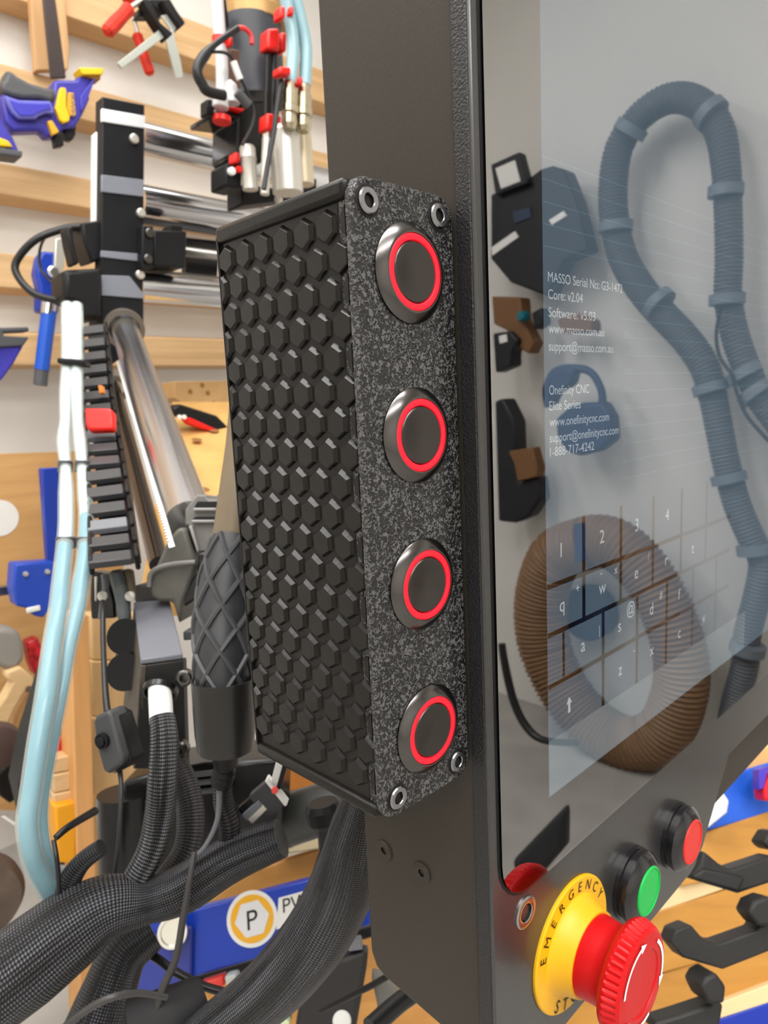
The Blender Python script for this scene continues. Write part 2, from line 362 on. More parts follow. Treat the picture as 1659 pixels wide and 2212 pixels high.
# emergency stop
ec = V((.2498, YG, CZ - .2450)); ea = V((0, -1, 0))
ylg = mat('yellow legend plastic', (228, 172, 16), .42)
es = obj('emergency_stop', MB().lathe(ec, ea, [(.0303, 0), (.0303, .0010), (.0297, .0016), (.0226, .0018), (.0212, .0030), (.0196, .0075), (.0186, .0112), (.0150, .0112)], 72, cap=False), ylg, con, label='yellow emergency stop with red mushroom head')
redm = mat('glossy red mushroom', (192, 10, 16), .4, spec=.3)
prof = [(.0176, .0085), (.0178, .0095), (.0172, .0180), (.0170, .0215), (.0178, .0232), (.0205, .0240), (.0226, .0250), (.0234, .0264)]
n = 96; mb = MB().lathe(ec, ea, prof, n, cap=False)
obj('mushroom_neck', mb, redm, es)
mb = MB(); vs = []; fs = []; rings = [(.0234, .0264, 0), (.0236, .0272, 0), (.0238, .0280, 1), (.0226, .0318, 1), (.0219, .0328, 0), (.0205, .0338, 0), (.0160, .0342, 0), (.0142, .0342, 0), (.0139, .0337, 0), (.0001, .0333, 0)]
u0 = V((0, 0, 1)); w0 = ea.cross(u0); nn_ = 144
for r, h, kn in rings:
    for k in range(nn_):
        t = 2 * math.pi * k / nn_; q = r - (.0011 if kn and (k % 3) == 0 else 0); vs.append(ec + ea * h + (u0 * math.cos(t) + w0 * math.sin(t)) * q)
for i in range(len(rings) - 1):
    for k in range(nn_): a = i * nn_ + k; b = i * nn_ + (k + 1) % nn_; fs.append((a, b, b + nn_, a + nn_))
head = obj('mushroom_head', mb.add(vs, fs), redm, es, ang=30)
whitep = mat('white print', (240, 238, 238), .5); blackp = mat('black print', (14, 12, 10), .5)
def arc_pt(r, h, deg): t = math.radians(deg); return ec + ea * h + V((math.cos(t), 0, math.sin(t))) * r    # deg: 0 right, 90 up
def arrow(a0, a1, r=.0178):
    mb = MB(); seg = 14; vs = []; s = 1 if a1 > a0 else -1
    for k in range(seg + 1):
        d = a0 + (a1 - a0) * k / seg
        for rr in (r - .0008, r + .0008): vs.append(arc_pt(rr, .0345, d))
    mb.add(vs, [(2 * k, 2 * k + 1, 2 * k + 3, 2 * k + 2) for k in range(seg)])
    mb.add([arc_pt(r - .0022, .0345, a1), arc_pt(r + .0022, .0345, a1), arc_pt(r, .0345, a1 + s * 15)], [(0, 1, 2)])
    obj('arrow_mark', mb, whitep, head)
arrow(166, 98); arrow(46, -22); arrow(-74, -142)
mb = MB(); word = 'EMERGENCY'
for k, ch in enumerate(word):
    d = 163 - k * (163 - 28) / 8.0; t = math.radians(d); rad = V((math.cos(t), 0, math.sin(t))); tan = V((math.sin(t), 0, -math.cos(t)))
    q = text('', ch, arc_pt(.0240, .0020, d) , tan, rad, .0047, None, None, None, align=.5); mb.add(q.v, q.f)
obj('legend_word', mb, blackp, es); mb = MB()
for ch, d in (('S', 236), ('T', 252), ('O', 270), ('P', 288)):
    t = math.radians(d); rad = V((math.cos(t), 0, math.sin(t))); tan = V((math.sin(t), 0, -math.cos(t)))
    q = text('', ch, arc_pt(.0288, .0020, d), -tan, -rad, .0056, None, None, None, align=.5, bold=.006); mb.add(q.v, q.f)
obj('legend_word', mb, blackp, es)

# ------------------------------------------------------------------ button box on the side of the console
BX0, BX1, BY0, BY1, BZ0, BZ1 = .1463, .1928, .1590, .2343, CZ - .1406, CZ + .0675
printm = mat('black printed plastic', (24, 22, 20), .32, spec=.28, bump=(500, .18, .0004, 3), vary=(120, .12))
hexm = mat('printed hexagon stud', (21, 19, 17), .2, spec=.34, vary=(160, .15), bump=(650, .12, .0003))
bx = empty('button_box', (.17, .195, BZ0), 'tall black hexagon-textured box with four red-ringed round buttons', 'button box')
HB = BX0 + .0018                                          # floor between the studs
SY = .1668
def frame_yz(y0, y1, z0, z1, r, rear=True):
    pts = []
    for cy, cz, a0 in ((y1 - r, z1 - r, 0), (y0 + .0005, z1 - .0005, 90), (y0 + .0005, z0 + .0005, 180), (y1 - r, z0 + r, 270)):
        rr = r if cy > y0 + .001 else .0005
        for k in range(6): t = math.radians(a0 + 18 * k); pts.append((cy + rr * math.cos(t), cz + rr * math.sin(t)))
    return pts
sh = obj('shell', MB().prism([V((HB, y, z)) for y, z in frame_yz(SY, BY1, BZ0, BZ1, .003)], (BX1 - HB, 0, 0)), printm, bx, bevel=.0006)
# lid: rounded plate with its printed relief left to the material
def lid_mesh():
    r = .0072; out = rrect(BX0, BX1, BZ0, BZ1, r, 7); mb = MB()
    n = len(out); back = [V((max(x, HB), SY - .0002, z)) for x, z in out]; mid = [V((x, BY0 + .0009, z)) for x, z in out]
    cx, cz = (BX0 + BX1) / 2, (BZ0 + BZ1) / 2
    front = [V((x + (cx - x) * .03, BY0, z + (cz - z) * .0065)) for x, z in out]
    lip = [V((x, BY0 + .0026, z)) for x, z in out]; lip2 = [V((max(x, HB), BY0 + .0032, z)) for x, z in out]
    rings = [front, mid, lip, lip2, back]; vs = [p for q in rings for p in q]
    fs = [(i * n + k, i * n + (k + 1) % n, (i + 1) * n + (k + 1) % n, (i + 1) * n + k) for i in range(4) for k in range(n)]
    fs.append(list(range(n - 1, -1, -1))); fs.append([4 * n + k for k in range(n)])
    return mb.add(vs, [f[::-1] for f in fs])
lidm = bpy.data.materials.new('fuzzy printed lid'); lidm.use_nodes = True; MATS['lid'] = lidm
nt = lidm.node_tree; N = nt.nodes; b = N['Principled BSDF']; b.inputs['Roughness'].default_value = .3; b.inputs['Specular IOR Level'].default_value = .6
tcn = N.new('ShaderNodeTexCoord'); mp = N.new('ShaderNodeMapping'); mp.inputs['Rotation'].default_value = (0, .6, 0); mp.inputs['Scale'].default_value = (1, 1, 1.0)
nz = N.new('ShaderNodeTexNoise'); nz.inputs['Scale'].default_value = 900; nz.inputs['Detail'].default_value = 0.5; nz.inputs['Distortion'].default_value = 1.2
nt.links.new(tcn.outputs['Object'], mp.inputs[0]); nt.links.new(mp.outputs[0], nz.inputs['Vector'])
mr = N.new('ShaderNodeMapRange'); mr.inputs[1].default_value = .46; mr.inputs[2].default_value = .56; nt.links.new(nz.outputs['Fac'], mr.inputs[0])
cr = N.new('ShaderNodeValToRGB'); cr.color_ramp.elements[0].color = (.006, .006, .006, 1); cr.color_ramp.elements[1].color = (.085, .085, .086, 1)  # lighter speckle: glints of the fuzzy texture put into the base colour
nt.links.new(mr.outputs[0], cr.inputs[0]); nt.links.new(cr.outputs[0], b.inputs['Base Color'])
bp = N.new('ShaderNodeBump'); bp.inputs['Strength'].default_value = 1.0; bp.inputs['Distance'].default_value = .0022; nt.links.new(mr.outputs[0], bp.inputs['Height']); nt.links.new(bp.outputs[0], b.inputs['Normal'])
obj('lid', lid_mesh(), lidm, bx, ang=30)
# rims along the top and bottom of the textured side
for z0, z1 in ((BZ1 - .0066, BZ1 - .0004), (BZ0 + .0004, BZ0 + .0052)):
    obj('rim', MB().box2((BX0 - .0001, BY0 + .0030, z0), (HB + .003, BY1 - .0002, z1)), printm, sh, bevel=.0018, seg=3)
obj('rear_rim', MB().box2((BX0 + .0002, BY1 - .0012, BZ0 + .004), (HB + .003, BY1 - .0002, BZ1 - .004)), printm, sh, bevel=.0004)
# hexagon studs
def hex_mb(y, z, ymin, ymax, zmin=None):
    mb = MB(); R0, R1 = .0057, .0046
    def hp(R, x, dz=0): return [V((x, max(ymin, min(ymax, y + R * math.sin(math.radians(60 * k)))), z + R * math.cos(math.radians(60 * k)) + dz)) for k in range(6)]
    a = hp(R0, HB + .0004); b_ = hp(R1, BX0 + .0006, -.0002); c_ = hp(R1 * .93, BX0 + .0003, -.0002)
    vs = a + b_ + c_; fs = [(i, (i + 1) % 6, 6 + (i + 1) % 6, 6 + i) for i in range(6)] + [(6 + i, 6 + (i + 1) % 6, 12 + (i + 1) % 6, 12 + i) for i in range(6)] + [list(range(12, 18))]
    return mb.add(vs, [f[::-1] for f in fs] if True else fs)
proto = None; HY = .01135; HZ = .01006
for i in range(19):
    z = CZ + .0548 - HZ * i
    ys = [.1721 + HY * k for k in range(-1, 6)] if i % 2 == 0 else [.1778 + HY * k for k in range(-1, 6)]
    for y in ys:
        ymin, ymax = BY0 + .0034, BY1 - .0014
        if y - .004 > ymax or y + .004 < ymin: continue
        whole = y - .0050 > ymin and y + .0050 < ymax
        if whole and proto: link('hexagon_stud', proto.data, V((WL[proto.name].x, y, z + PDZ)), sh)
        else:
            o = obj('hexagon_stud', hex_mb(y, z, ymin, ymax), hexm, sh, ang=20)
            if whole: proto = o; PDZ = WL[o.name].z - z
# illuminated buttons
flm = mat('black chromed button flange', (98, 95, 94), .2, 1.0)
ringm = mat('red light ring', (235, 20, 40), .4, emit=((255, 18, 40), .5))
capm = mat('black chromed cap', (74, 70, 68), .3, .9)
for z in (.0409, -.0109, -.0617, -.1145):
    c = V((.1703, BY0, CZ + z)); a = (0, -1, 0)
    pb = obj('push_button', MB().lathe(c, a, [(.0158, -.0005), (.0158, .0007), (.0154, .0011), (.0128, .0028), (.0124, .0029), (.0121, .0029), (.0120, .0022)], 64, cap=False), flm, bx)
    obj('light_ring', MB().lathe(c, a, [(.0120, .0020), (.0119, .0027), (.0115, .0029), (.0101, .0029), (.0098, .0027), (.0097, .0018)], 64, cap=False), ringm, pb)
    obj('button_cap', MB().lathe(c, a, [(.0095, .0014), (.0095, .0025), (.0092, .0028), (.0085, .0028), (.0060, .0024), (.0001, .0021)], 56, cap=False), capm, pb)
scm = mat('black steel cap screw', (150, 150, 154), .22, 1.0)
for x, z in ((.1530, .0603), (.1850, .0606), (.1535, -.1334), (.1852, -.1332)):
    obj('screw_recess', MB().lathe((x, BY0 - .00004, CZ + z), (0, -1, 0), [(.0049, 0), (.0048, .0002), (.0041, .0002), (.0040, .0001), (.0001, .0001)], 32, cap=False), seam, bx)
    socket_screw('cap_screw', (x, BY0, CZ + z), (0, -1, 0), .0040, scm, bx, h=.0012, deep=.0018, hexr=.5)

# ------------------------------------------------------------------ back wall: cleat rails and hanging clamps
YC = 1.595                                                # front of the cleat rails
def rail(px, ytop, ybot, x0, x1, label):
    zt = onY(px, ytop, YC).z; zb = onY(px, ybot, YC + .03).z
    return tag(obj('cleat_rail', MB().prism([V((x0, YC, zb + .004)), V((x0, Y1w, zb)), V((x0, Y1w, zt + .012)), V((x0, YC, zt))], (x1 - x0, 0, 0)), cleatm, bevel=.002), label, 'wooden rail', 'cleat rails on the back wall')
rail(300, 0, 107, -.2, 1.7, 'top pale wooden cleat rail behind the red handled clamps')
rail(215, 196, 283, -.2, 1.7, 'pale wooden cleat rail behind the blue pistol grip clamp')
rail(100, 370, 448, -.2, 1.7, 'pale wooden cleat rail below the blue pistol grip clamp')
rail(30, 549, 632, -.2, 1.7, 'pale wooden cleat rail behind the looping black cable')
rail(90, 722, 795, -.2, 1.7, 'lowest pale wooden cleat rail behind the blue hand tool')
up = obj('upright_board', PY([(62, -60), (136, -60), (150, 105), (147, 150), (77, 152), (73, 100)], 1.575, .02), cleatv, bevel=.002)
tag(up, 'vertical pale wooden board behind the dark clamp bar', 'wooden board')
# blue pistol grip bar clamp
def zoomto(pts, ox, oy, s): return [(ox + a / s, oy + b / s) for a, b in pts]
Zc = lambda p: zoomto(p, 0, 120, 6.38)
k = onY(110, 250, 1.52)
cl = empty('bar_clamp', k, 'blue and yellow pistol grip bar clamp hanging from a dark bar', 'clamp', 'blue bar clamps')
obj('bar', PY([(88, -60), (112, -60), (143, 168), (110, 168)], 1.515, .008), barm, cl, bevel=.0015)
obj('body', PY(Zc([(745, 330), (1040, 330), (1075, 290), (1140, 270), (1310, 300), (1230, 440), (1240, 600), (1150, 800), (1040, 990), (880, 1010), (780, 1110), (650, 1120), (590, 1030), (180, 1045), (60, 900), (20, 600), (30, 520), (90, 500), (300, 560), (720, 590)]), 1.49, .034), bluec, cl, bevel=.006, seg=3)
obj('pistol_grip', PY(Zc([(90, 210), (130, 185), (250, 280), (420, 370), (620, 430), (760, 440), (790, 560), (720, 640), (560, 590), (330, 590), (170, 560), (30, 490), (10, 340), (60, 320)]), 1.482, .04), darkgrey, cl, bevel=.008, seg=3)
obj('trigger', PY(Zc([(60, 540), (120, 560), (260, 610), (560, 620), (700, 620), (760, 800), (640, 790), (540, 830), (500, 870), (260, 870), (170, 780), (110, 660)]), 1.476, .012), bluel, cl, bevel=.003)
obj('trigger_face', PY(Zc([(140, 610), (260, 650), (560, 665), (685, 660), (710, 740), (620, 750), (520, 790), (460, 828), (280, 828), (200, 740)]), 1.474, .004), mat('trigger violet blue', (64, 62, 178), .35), cl, bevel=.001)
obj('name_plate', PY(Zc([(835, 435), (905, 440), (920, 480), (915, 690), (965, 830), (960, 900), (880, 930), (830, 890), (765, 720), (800, 560)]), 1.480, .012), yellow, cl, bevel=.002)
obj('yellow_lever', PY(Zc([(940, 505), (1020, 510), (1050, 800), (1030, 835), (965, 830), (920, 690)]), 1.484, .01), mat('ochre plastic', (222, 166, 40), .45), cl, bevel=.0015)
obj('release_tab', PY(Zc([(660, 900), (720, 890), (820, 1050), (730, 1095)]), 1.478, .012), mat('ochre plastic', 0), cl, bevel=.0015)
obj('jaw_arm', PY(Zc([(1110, 560), (1300, 300), (1340, 270), (1310, 330), (1240, 520), (1160, 740), (1120, 760)]), 1.484, .02), bluec, cl, bevel=.002)
obj('jaw_pad', PY(Zc([(1090, 160), (1440, 170), (1415, 262), (1140, 262)]), 1.478, .036), yellow, cl, bevel=.002)
obj('jaw_pad_base', PY(Zc([(1150, 262), (1390, 262), (1390, 330), (1320, 330), (1180, 290)]), 1.484, .03), mat('dark amber', (150, 104, 34), .5), cl, bevel=.002)
obj('lever_text', text('', 'IRWIN', onY(*Zc([(975, 530)])[0], 1.4835), onY(110, 300, 1.4835) - onY(108, 200, 1.4835), V((.05, 0, .01)), .0085, .042, None, None), mat('violet blue print', (58, 54, 120), .6), cl)
obj('stop_foot', PY(Zc([(745, 1090), (870, 1050), (885, 1240), (770, 1255)]), 1.49, .02), black, cl, bevel=.002)
obj('stop_foot', PY(Zc([(900, 1020), (1050, 960), (1045, 1090), (1000, 1165), (925, 1150)]), 1.50, .02), black, cl, bevel=.002)
cl2 = empty('bar_clamp', onY(10, 320, 1.5), 'blue bar clamp cut by the left frame edge with yellow pad', 'clamp', 'blue bar clamps')
obj('jaw_arm', PY([(-40, 230), (0, 250), (12, 272), (28, 295), (40, 322), (38, 332), (18, 322), (-40, 270)], 1.47, .03), bluec, cl2, bevel=.004)
obj('jaw_pad', PY([(-50, 285), (0, 296), (18, 303), (30, 318), (-50, 312)], 1.466, .036), yellow, cl2, bevel=.003)
obj('jaw_plate', PY([(-50, 314), (0, 318), (50, 326), (48, 340), (0, 334), (-50, 326)], 1.46, .045), darkgrey, cl2, bevel=.003)
cl3 = empty('bar_clamp', onY(20, 750, 1.5), 'blue bar clamp head with dark jaw at left below the rails', 'clamp', 'blue bar clamps')
obj('jaw', PY([(-40, 708), (62, 706), (64, 716), (8, 718), (8, 725), (64, 728), (50, 748), (-40, 752)], 1.47, .035), darkgrey, cl3, bevel=.003)
obj('jaw_arm', PY([(-40, 750), (52, 746), (30, 785), (5, 820), (-40, 850)], 1.475, .03), bluec, cl3, bevel=.004)
# red handled clamps
Zr = lambda p: zoomto(p, 200, 0, 7.54)
def fclamp(label, k): return empty('screw_clamp', k, label, 'clamp', 'red handled clamps')
f1 = fclamp('red handled clamp with long pale bar pointing down to the left', onY(300, 60, 1.5))
def handle(p0, p1, r, par, Y):
    a = onY(p0[0], p0[1], Y); b_ = onY(p1[0], p1[1], Y); ax = b_ - a; mb = MB(); L = ax.length
    obj('handle', mb.lathe(a, ax, [(r * .7, 0), (r, L * .05), (r * .92, L * .3), (r, L * .6), (r * .98, L * .93), (r * .6, L)], 10), redh, par, ang=25)
q = Zr([(610, 120), (220, 540)]); handle(q[0], q[1], .0135, f1, 1.47)
a, b_ = Zr([(840, -20), (600, 130)]); obj('screw_rod', MB().cyl(onY(*a, 1.47), onY(*b_, 1.47), .005), alu, f1)
obj('jaw', PY(Zr([(820, -20), (930, -20), (1110, 370), (1310, 540), (1290, 570), (1225, 630), (1080, 430), (990, 290), (880, 120)]), 1.452, .03), black, f1, bevel=.002)
obj('bar', PY(Zr([(410, 1020), (1100, 470), (1190, 590), (480, 1110)]), 1.46, .007), silverbar, f1, bevel=.001)
obj('jaw_bridge', PY(Zr([(760, 130), (900, 110), (980, 260), (740, 260)]), 1.478, .03), black, f1, bevel=.002)
f2 = fclamp('red handled clamp with grey bar hanging straight down', onY(330, 60, 1.53))
q = Zr([(715, 545), (945, 1225)]); handle(q[0], q[1], .0115, f2, 1.505)
a, b_ = Zr([(670, 290), (735, 560)]); obj('screw_rod', MB().cyl(onY(*a, 1.505), onY(*b_, 1.505), .0045), alu, f2)
obj('jaw', PY(Zr([(1130, -20), (1260, -20), (1380, 180), (1510, 360), (1500, 390), (1430, 455), (1290, 260), (1180, 90)]), 1.50, .03), black, f2, bevel=.002)
obj('bar', PY(Zr([(1120, 250), (1280, 220), (1400, 420), (1330, 500), (1340, 620), (1440, 1000), (1480, 1250), (1360, 1285), (1280, 960), (1200, 640), (1280, 480)]), 1.512, .007), silverbar, f2, bevel=.001)
obj('jaw_bridge', PY(Zr([(930, -20), (1140, -20), (1250, 210), (1120, 250), (1000, 100)]), 1.52, .03), black, f2, bevel=.002)
f3 = fclamp('red clamp handle end at the very top of the frame', onY(275, -5, 1.5))
q = [(300, -24), (270, 2)]; handle(q[0], q[1], .012, f3, 1.49)
# blue hand tool on the wall
hb_ = empty('blue_bar_tool', onY(105, 660, 1.5), 'bright blue handled hand tool hanging on a rail at left', 'hand tool')
obj('head', PY([(84, 555), (92, 542), (130, 545), (138, 570), (134, 605), (126, 680), (84, 672), (86, 620), (78, 590)], 1.46, .035), blued, hb_, bevel=.005)
obj('bracket', PY([(120, 515), (140, 512), (140, 560), (132, 625), (116, 625), (118, 560)], 1.452, .01), alu, hb_, bevel=.002)
obj('ferrule', MB().cyl(onY(107, 650, 1.45), onY(103, 680, 1.45), .014), chrome, hb_)
obj('knob', MB().lathe(onY(112, 590, 1.455), (0, -1, 0), [(.012, 0), (.012, .012), (.008, .015)], 20), chrome, hb_)
obj('handle', MB().cyl(onY(106, 672, 1.45), onY(90, 800, 1.45), .014, 18, .0135), mat('blue handle', (28, 84, 190), .35), hb_)
obj('end_cap', MB().cyl(onY(90, 800, 1.45), onY(87, 832, 1.45), .0125, 18), darkgrey, hb_)

# ------------------------------------------------------------------ CNC gantry
ga = empty('cnc_gantry', onY(265, 705, 1.15), 'black cross gantry with three polished horizontal tubes', 'machine gantry')
obj('end_plate', PY([(221, 208), (313, 226), (309, 716), (218, 700)], 1.15, .028), blackm, ga, bevel=.002)
obj('cap_strip', PY([(220, 234), (314, 250), (313, 277), (220, 262)], 1.148, .006), mat('bright cap strip', (236, 242, 246), .2, .3), ga, bevel=.001, label='bright reflective strip')
obj('grey_band', PY([(220, 377), (311, 388), (311, 425), (220, 414)], 1.147, .006), mat('mid grey band', (124, 128, 138), .45), ga, bevel=.001)
obj('grey_band', PY([(219, 541), (304, 548), (304, 565), (219, 555)], 1.147, .006), mat('mid grey band', 0), ga, bevel=.001)
obj('grey_band', PY([(220, 594), (280, 596), (312, 636), (312, 645), (220, 638)], 1.146, .006), mat('mid grey band', 0), ga, bevel=.001)
obj('side_strip', PY([(207, 284), (219, 284), (214, 480), (205, 478)], 1.17, .02), white, ga, bevel=.002)
def xtube(px, py, Y, r, x1, m, nm='rail_tube'):
    a = onY(px, py, Y); obj(nm, MB().cyl(a, V((x1, a.y, a.z)), r, 40), m, ga)
xtube(300, 297, 1.20, .0265, 1.65, chrome); xtube(300, 432, 1.20, .0265, 1.65, chrome); xtube(296, 620, 1.19, .0250, 1.60, chrome)
xtube(305, 325, 1.23, .007, 1.6, midgrey, 'guide_rod'); xtube(305, 474, 1.23, .008, 1.6, midgrey, 'guide_rod'); xtube(318, 592, 1.22, .009, 1.6, steel, 'guide_rod')
a = onY(380, 540, 1.2); obj('lead_screw', MB().tube([(a, .0085), (a + V((.3, 0, 0)), .0085)], n=14, step=.0022, corr=(2, .1)), steel, ga)
obj('bearing_block', PY([(308, 486), (332, 489), (331, 580), (306, 580)], 1.13, .05), blackm, ga, bevel=.002)
obj('stepper_motor', PY([(332, 496), (404, 499), (402, 578), (331, 575)], 1.14, .08), black, ga, bevel=.003)
obj('motor_tab', PY([(368, 486), (394, 489), (394, 500), (368, 500)], 1.15, .03), black, ga, bevel=.001)
obj('carriage_plate', PY([(402, 512), (475, 520), (470, 600), (402, 590)], 1.26, .02), blackg, ga, bevel=.002)
obj('side_block', PY([(178, 480), (222, 476), (220, 560), (198, 566), (180, 520)], 1.16, .05), black, ga, bevel=.003)
obj('foot_block', PY([(138, 582), (222, 578), (222, 690), (170, 690), (168, 655), (138, 648)], 1.13, .06), black, ga, bevel=.008, seg=3)
for x, y in ((288, 301), (303, 461), (301, 594), (321, 504), (318, 560)):
    obj('bolt', MB().lathe(onY(x, y, 1.149 if x < 310 else 1.13), (0, -1, 0), [(.0075, 0), (.0075, .005), (.0055, .007), (.0001, .007)], 18), alu if x < 310 else darksteel, ga)
mb = MB().tube(TP([(208, 492, 1.13, 8), (150, 492, 1.12, 8), (80, 516, 1.1, 8), (38, 560, 1.1, 8), (36, 592, 1.1, 8), (70, 632, 1.1, 8), (120, 648, 1.1, 8), (165, 644, 1.1, 8)]), n=12)
tag(obj('looped_cable', mb, cablem), 'thick black cable looping out left of the gantry end', 'cable')
tag(obj('thin_cable', MB().tube(TP([(150, 490, 1.14, 3), (105, 505, 1.13, 3), (86, 540, 1.13, 3), (90, 585, 1.13, 3), (120, 615, 1.12, 3), (155, 635, 1.12, 3)]), n=8), cablem), 'thin dark wire curving inside the thick looped cable', 'cable')
obj('clip', PY([(143, 490), (158, 488), (160, 520), (172, 570), (160, 572), (150, 530)], 1.125, .03), black, ga, bevel=.003)

# ------------------------------------------------------------------ spindle with its hoses
Zs = lambda p: zoomto(p, 400, 0, 5.184)
sp = empty('router_spindle', onY(550, 420, 1.05), 'tall black spindle motor with brass collar and red clips', 'spindle')
def vcyl(px, py0, py1, rp, Y, prof=None, name='housing', m=black, par=sp, n=40):
    a = onY(px, py1, Y); z1 = onY(px, py0, Y).z; d = dep(a); r = rp * d / F; L = z1 - a.z
    pr = [(r, 0), (r, L)] if prof is None else [(r * q, L * h) for q, h in prof]
    return obj(name, MB().lathe(a, (0, 0, 1), pr, n), m, par, bevel=.0015)
vcyl(552, 58, 225, 65, 1.06, m=mat('dark slate spindle body', (60, 62, 68), .45), name='motor_body')
vcyl(552, -75, 62, 69, 1.06, [(1, 0), (1, .22), (.9, .25), (.9, .55), (1, .58), (1, .75), (.92, .78), (.92, 1)], 'brass_collar', mat('tan brass', (178, 142, 90), .4, .35))
obj('clear_window', MB().lathe(onY(552, 38, 1.06), (0, 0, 1), [(66 * 1.05 / F, 0), (66 * 1.05 / F, .016)], 40), alu, sp)
obj('side_rib', PY(Zs([(400, -20), (460, -20), (500, 300), (430, 320)]), 1.02, .03), blackg, sp, bevel=.002)
obj('mount_bracket', PY(Zs([(590, 1120), (900, 1130), (890, 1350), (860, 1830), (790, 1800), (640, 1790), (580, 1700), (590, 1330), (330, 1290), (330, 1230), (470, 1200)]), 1.02, .08), blackg, sp, bevel=.003)
obj('shaft_guard', PY(Zs([(500, 540), (610, 560), (630, 1000), (500, 960)]), .99, .02), mat('brown strip', (96, 70, 58), .5), sp, bevel=.002)  # one even brown all over
obj('rod', MB().cyl(onY(578, 110, .97), onY(574, 250, .97), .0048), black, sp); obj('rod', MB().cyl(onY(592, 112, .97), onY(588, 250, .97), .0052), black, sp)
obj('red_clip', PY(Zs([(935, 310), (1060, 310), (1060, 560), (925, 540)]), .955, .025), red, sp, bevel=.004)
obj('red_clip', PY(Zs([(1080, 350), (1145, 360), (1140, 580), (1085, 570)]), .96, .025), red, sp, bevel=.004)
obj('red_clip', PY(Zs([(920, 1260), (1005, 1265), (990, 1455), (910, 1450)]), .955, .025), red, sp, bevel=.004)
obj('red_clip', PY(Zs([(1035, 1285), (1085, 1290), (1080, 1450), (1020, 1440)]), .955, .025), red, sp, bevel=.004)
obj('red_clip', PY(Zs([(555, 1700), (610, 1700), (620, 1820), (555, 1820)]), .985, .02), red, sp, bevel=.003)
obj('red_clip', PY(Zs([(470, 1185), (670, 1215), (640, 1250), (480, 1205)]), 1.01, .02), red, sp, bevel=.002)
obj('red_clip', PY(Zs([(500, 410), (535, 410), (540, 510), (500, 500)]), .965, .02), red, sp, bevel=.002)
obj('red_button', MB().lathe(onY(513, 367, .99), (0, -1, 0), [(.005, 0), (.005, .006), (.0001, .007)], 16), red, sp)
obj('white_button', MB().lathe(onY(498, 371, .99), (0, -1, 0), [(.006, 0), (.006, .006), (.0001, .008)], 16), white, sp)
obj('lower_block', PY(Zs([(460, 1820), (640, 1800), (640, 2120), (460, 2080)]), 1.0, .05), black, sp, bevel=.004)
obj('lower_block', PY(Zs([(640, 2060), (1000, 2100), (1480, 1990), (1480, 2200), (640, 2300)]), 1.03, .05), black, sp, bevel=.004)
obj('cylinder', MB().lathe(onY(541, 410, .985), (0, 0, 1), [(.0125, 0), (.0125, .045), (.0135, .047), (.0125, .05), (.0125, .062), (.0105, .066)], 30), alu, sp, label='small silver cylinder')
obj('red_arc', MB().tube([(onY(x, y, .955), .0035) for x, y in Zs([(590, 312), (660, 320), (720, 370), (745, 430), (745, 495)])], n=10), mat('red cable boot', (216, 62, 62), .4), sp)
obj('bolt', MB().lathe(onY(600, 432, 1.02), (0, -1, 0), [(.007, 0), (.006, .006), (.0001, .008)], 16), alu, sp)
cbl = [(590, 315), (480, 390), (330, 500), (220, 620), (145, 740), (140, 840), (190, 940), (250, 1020), (440, 1070)]
tag(obj('spindle_cable', MB().tube([(onY(*q, .955), (.0045 if i < 3 else .0075)) for i, q in enumerate(Zs(cbl))], n=12), cablem), 'black cable looping left from the spindle top', 'cable')
tc_ = empty('sleeved_wire', onY(*Zs([(560, 760)])[0], .95), 'thin black wire with white sleeve in front of the spindle', 'wire')
obj('wire', MB().tube([(onY(*q, .95), .0024) for q in Zs([(310, 580), (440, 590), (520, 650), (560, 760), (620, 880), (680, 1000), (740, 1140), (770, 1280), (740, 1430), (640, 1620)])], n=8), cablem, tc_)
obj('white_sleeve', MB().tube([(onY(*q, .949), .0052) for q in Zs([(540, 690), (575, 790), (615, 890)])], n=12), white, tc_)
obj('grey_boot', MB().tube([(onY(*q, .949), .0075) for q in Zs([(580, 1030), (640, 1100), (710, 1180)])], n=12), darkgrey, tc_)
aj = empty('air_tube', onY(*Zs([(400, 600)])[0], .985), 'translucent pale air tube rising left of the spindle', 'tube')
paleT = mat('translucent pale tube', (214, 212, 214), .3, spec=.5)
obj('tube', MB().tube([(onY(*q, .985), .0095) for q in Zs([(355, -30), (380, 300), (410, 700), (415, 1030)])], n=14), paleT, aj)
obj('red_collar', MB().cyl(onY(*Zs([(385, 420)])[0], .985), onY(*Zs([(388, 500)])[0], .985), .0115), red, aj)
obj('valve_head', PY(Zs([(240, 1110), (330, 1110), (330, 1290), (240, 1280)]), .985, .02), black, aj, bevel=.002)
obj('valve_body', MB().cyl(onY(*Zs([(395, 1100)])[0], .98), onY(*Zs([(395, 1210)])[0], .98), .0125), paleT, aj)
obj('valve_body', MB().lathe(onY(*Zs([(520, 1160)])[0], .978), (0, 0, 1), [(.0125, 0), (.0125, .018), (.009, .028), (.002, .034)], 20), paleT, aj)
obj('red_ring', MB().cyl(onY(*Zs([(410, 1310)])[0], .985), onY(*Zs([(410, 1370)])[0], .985), .014), red, aj)
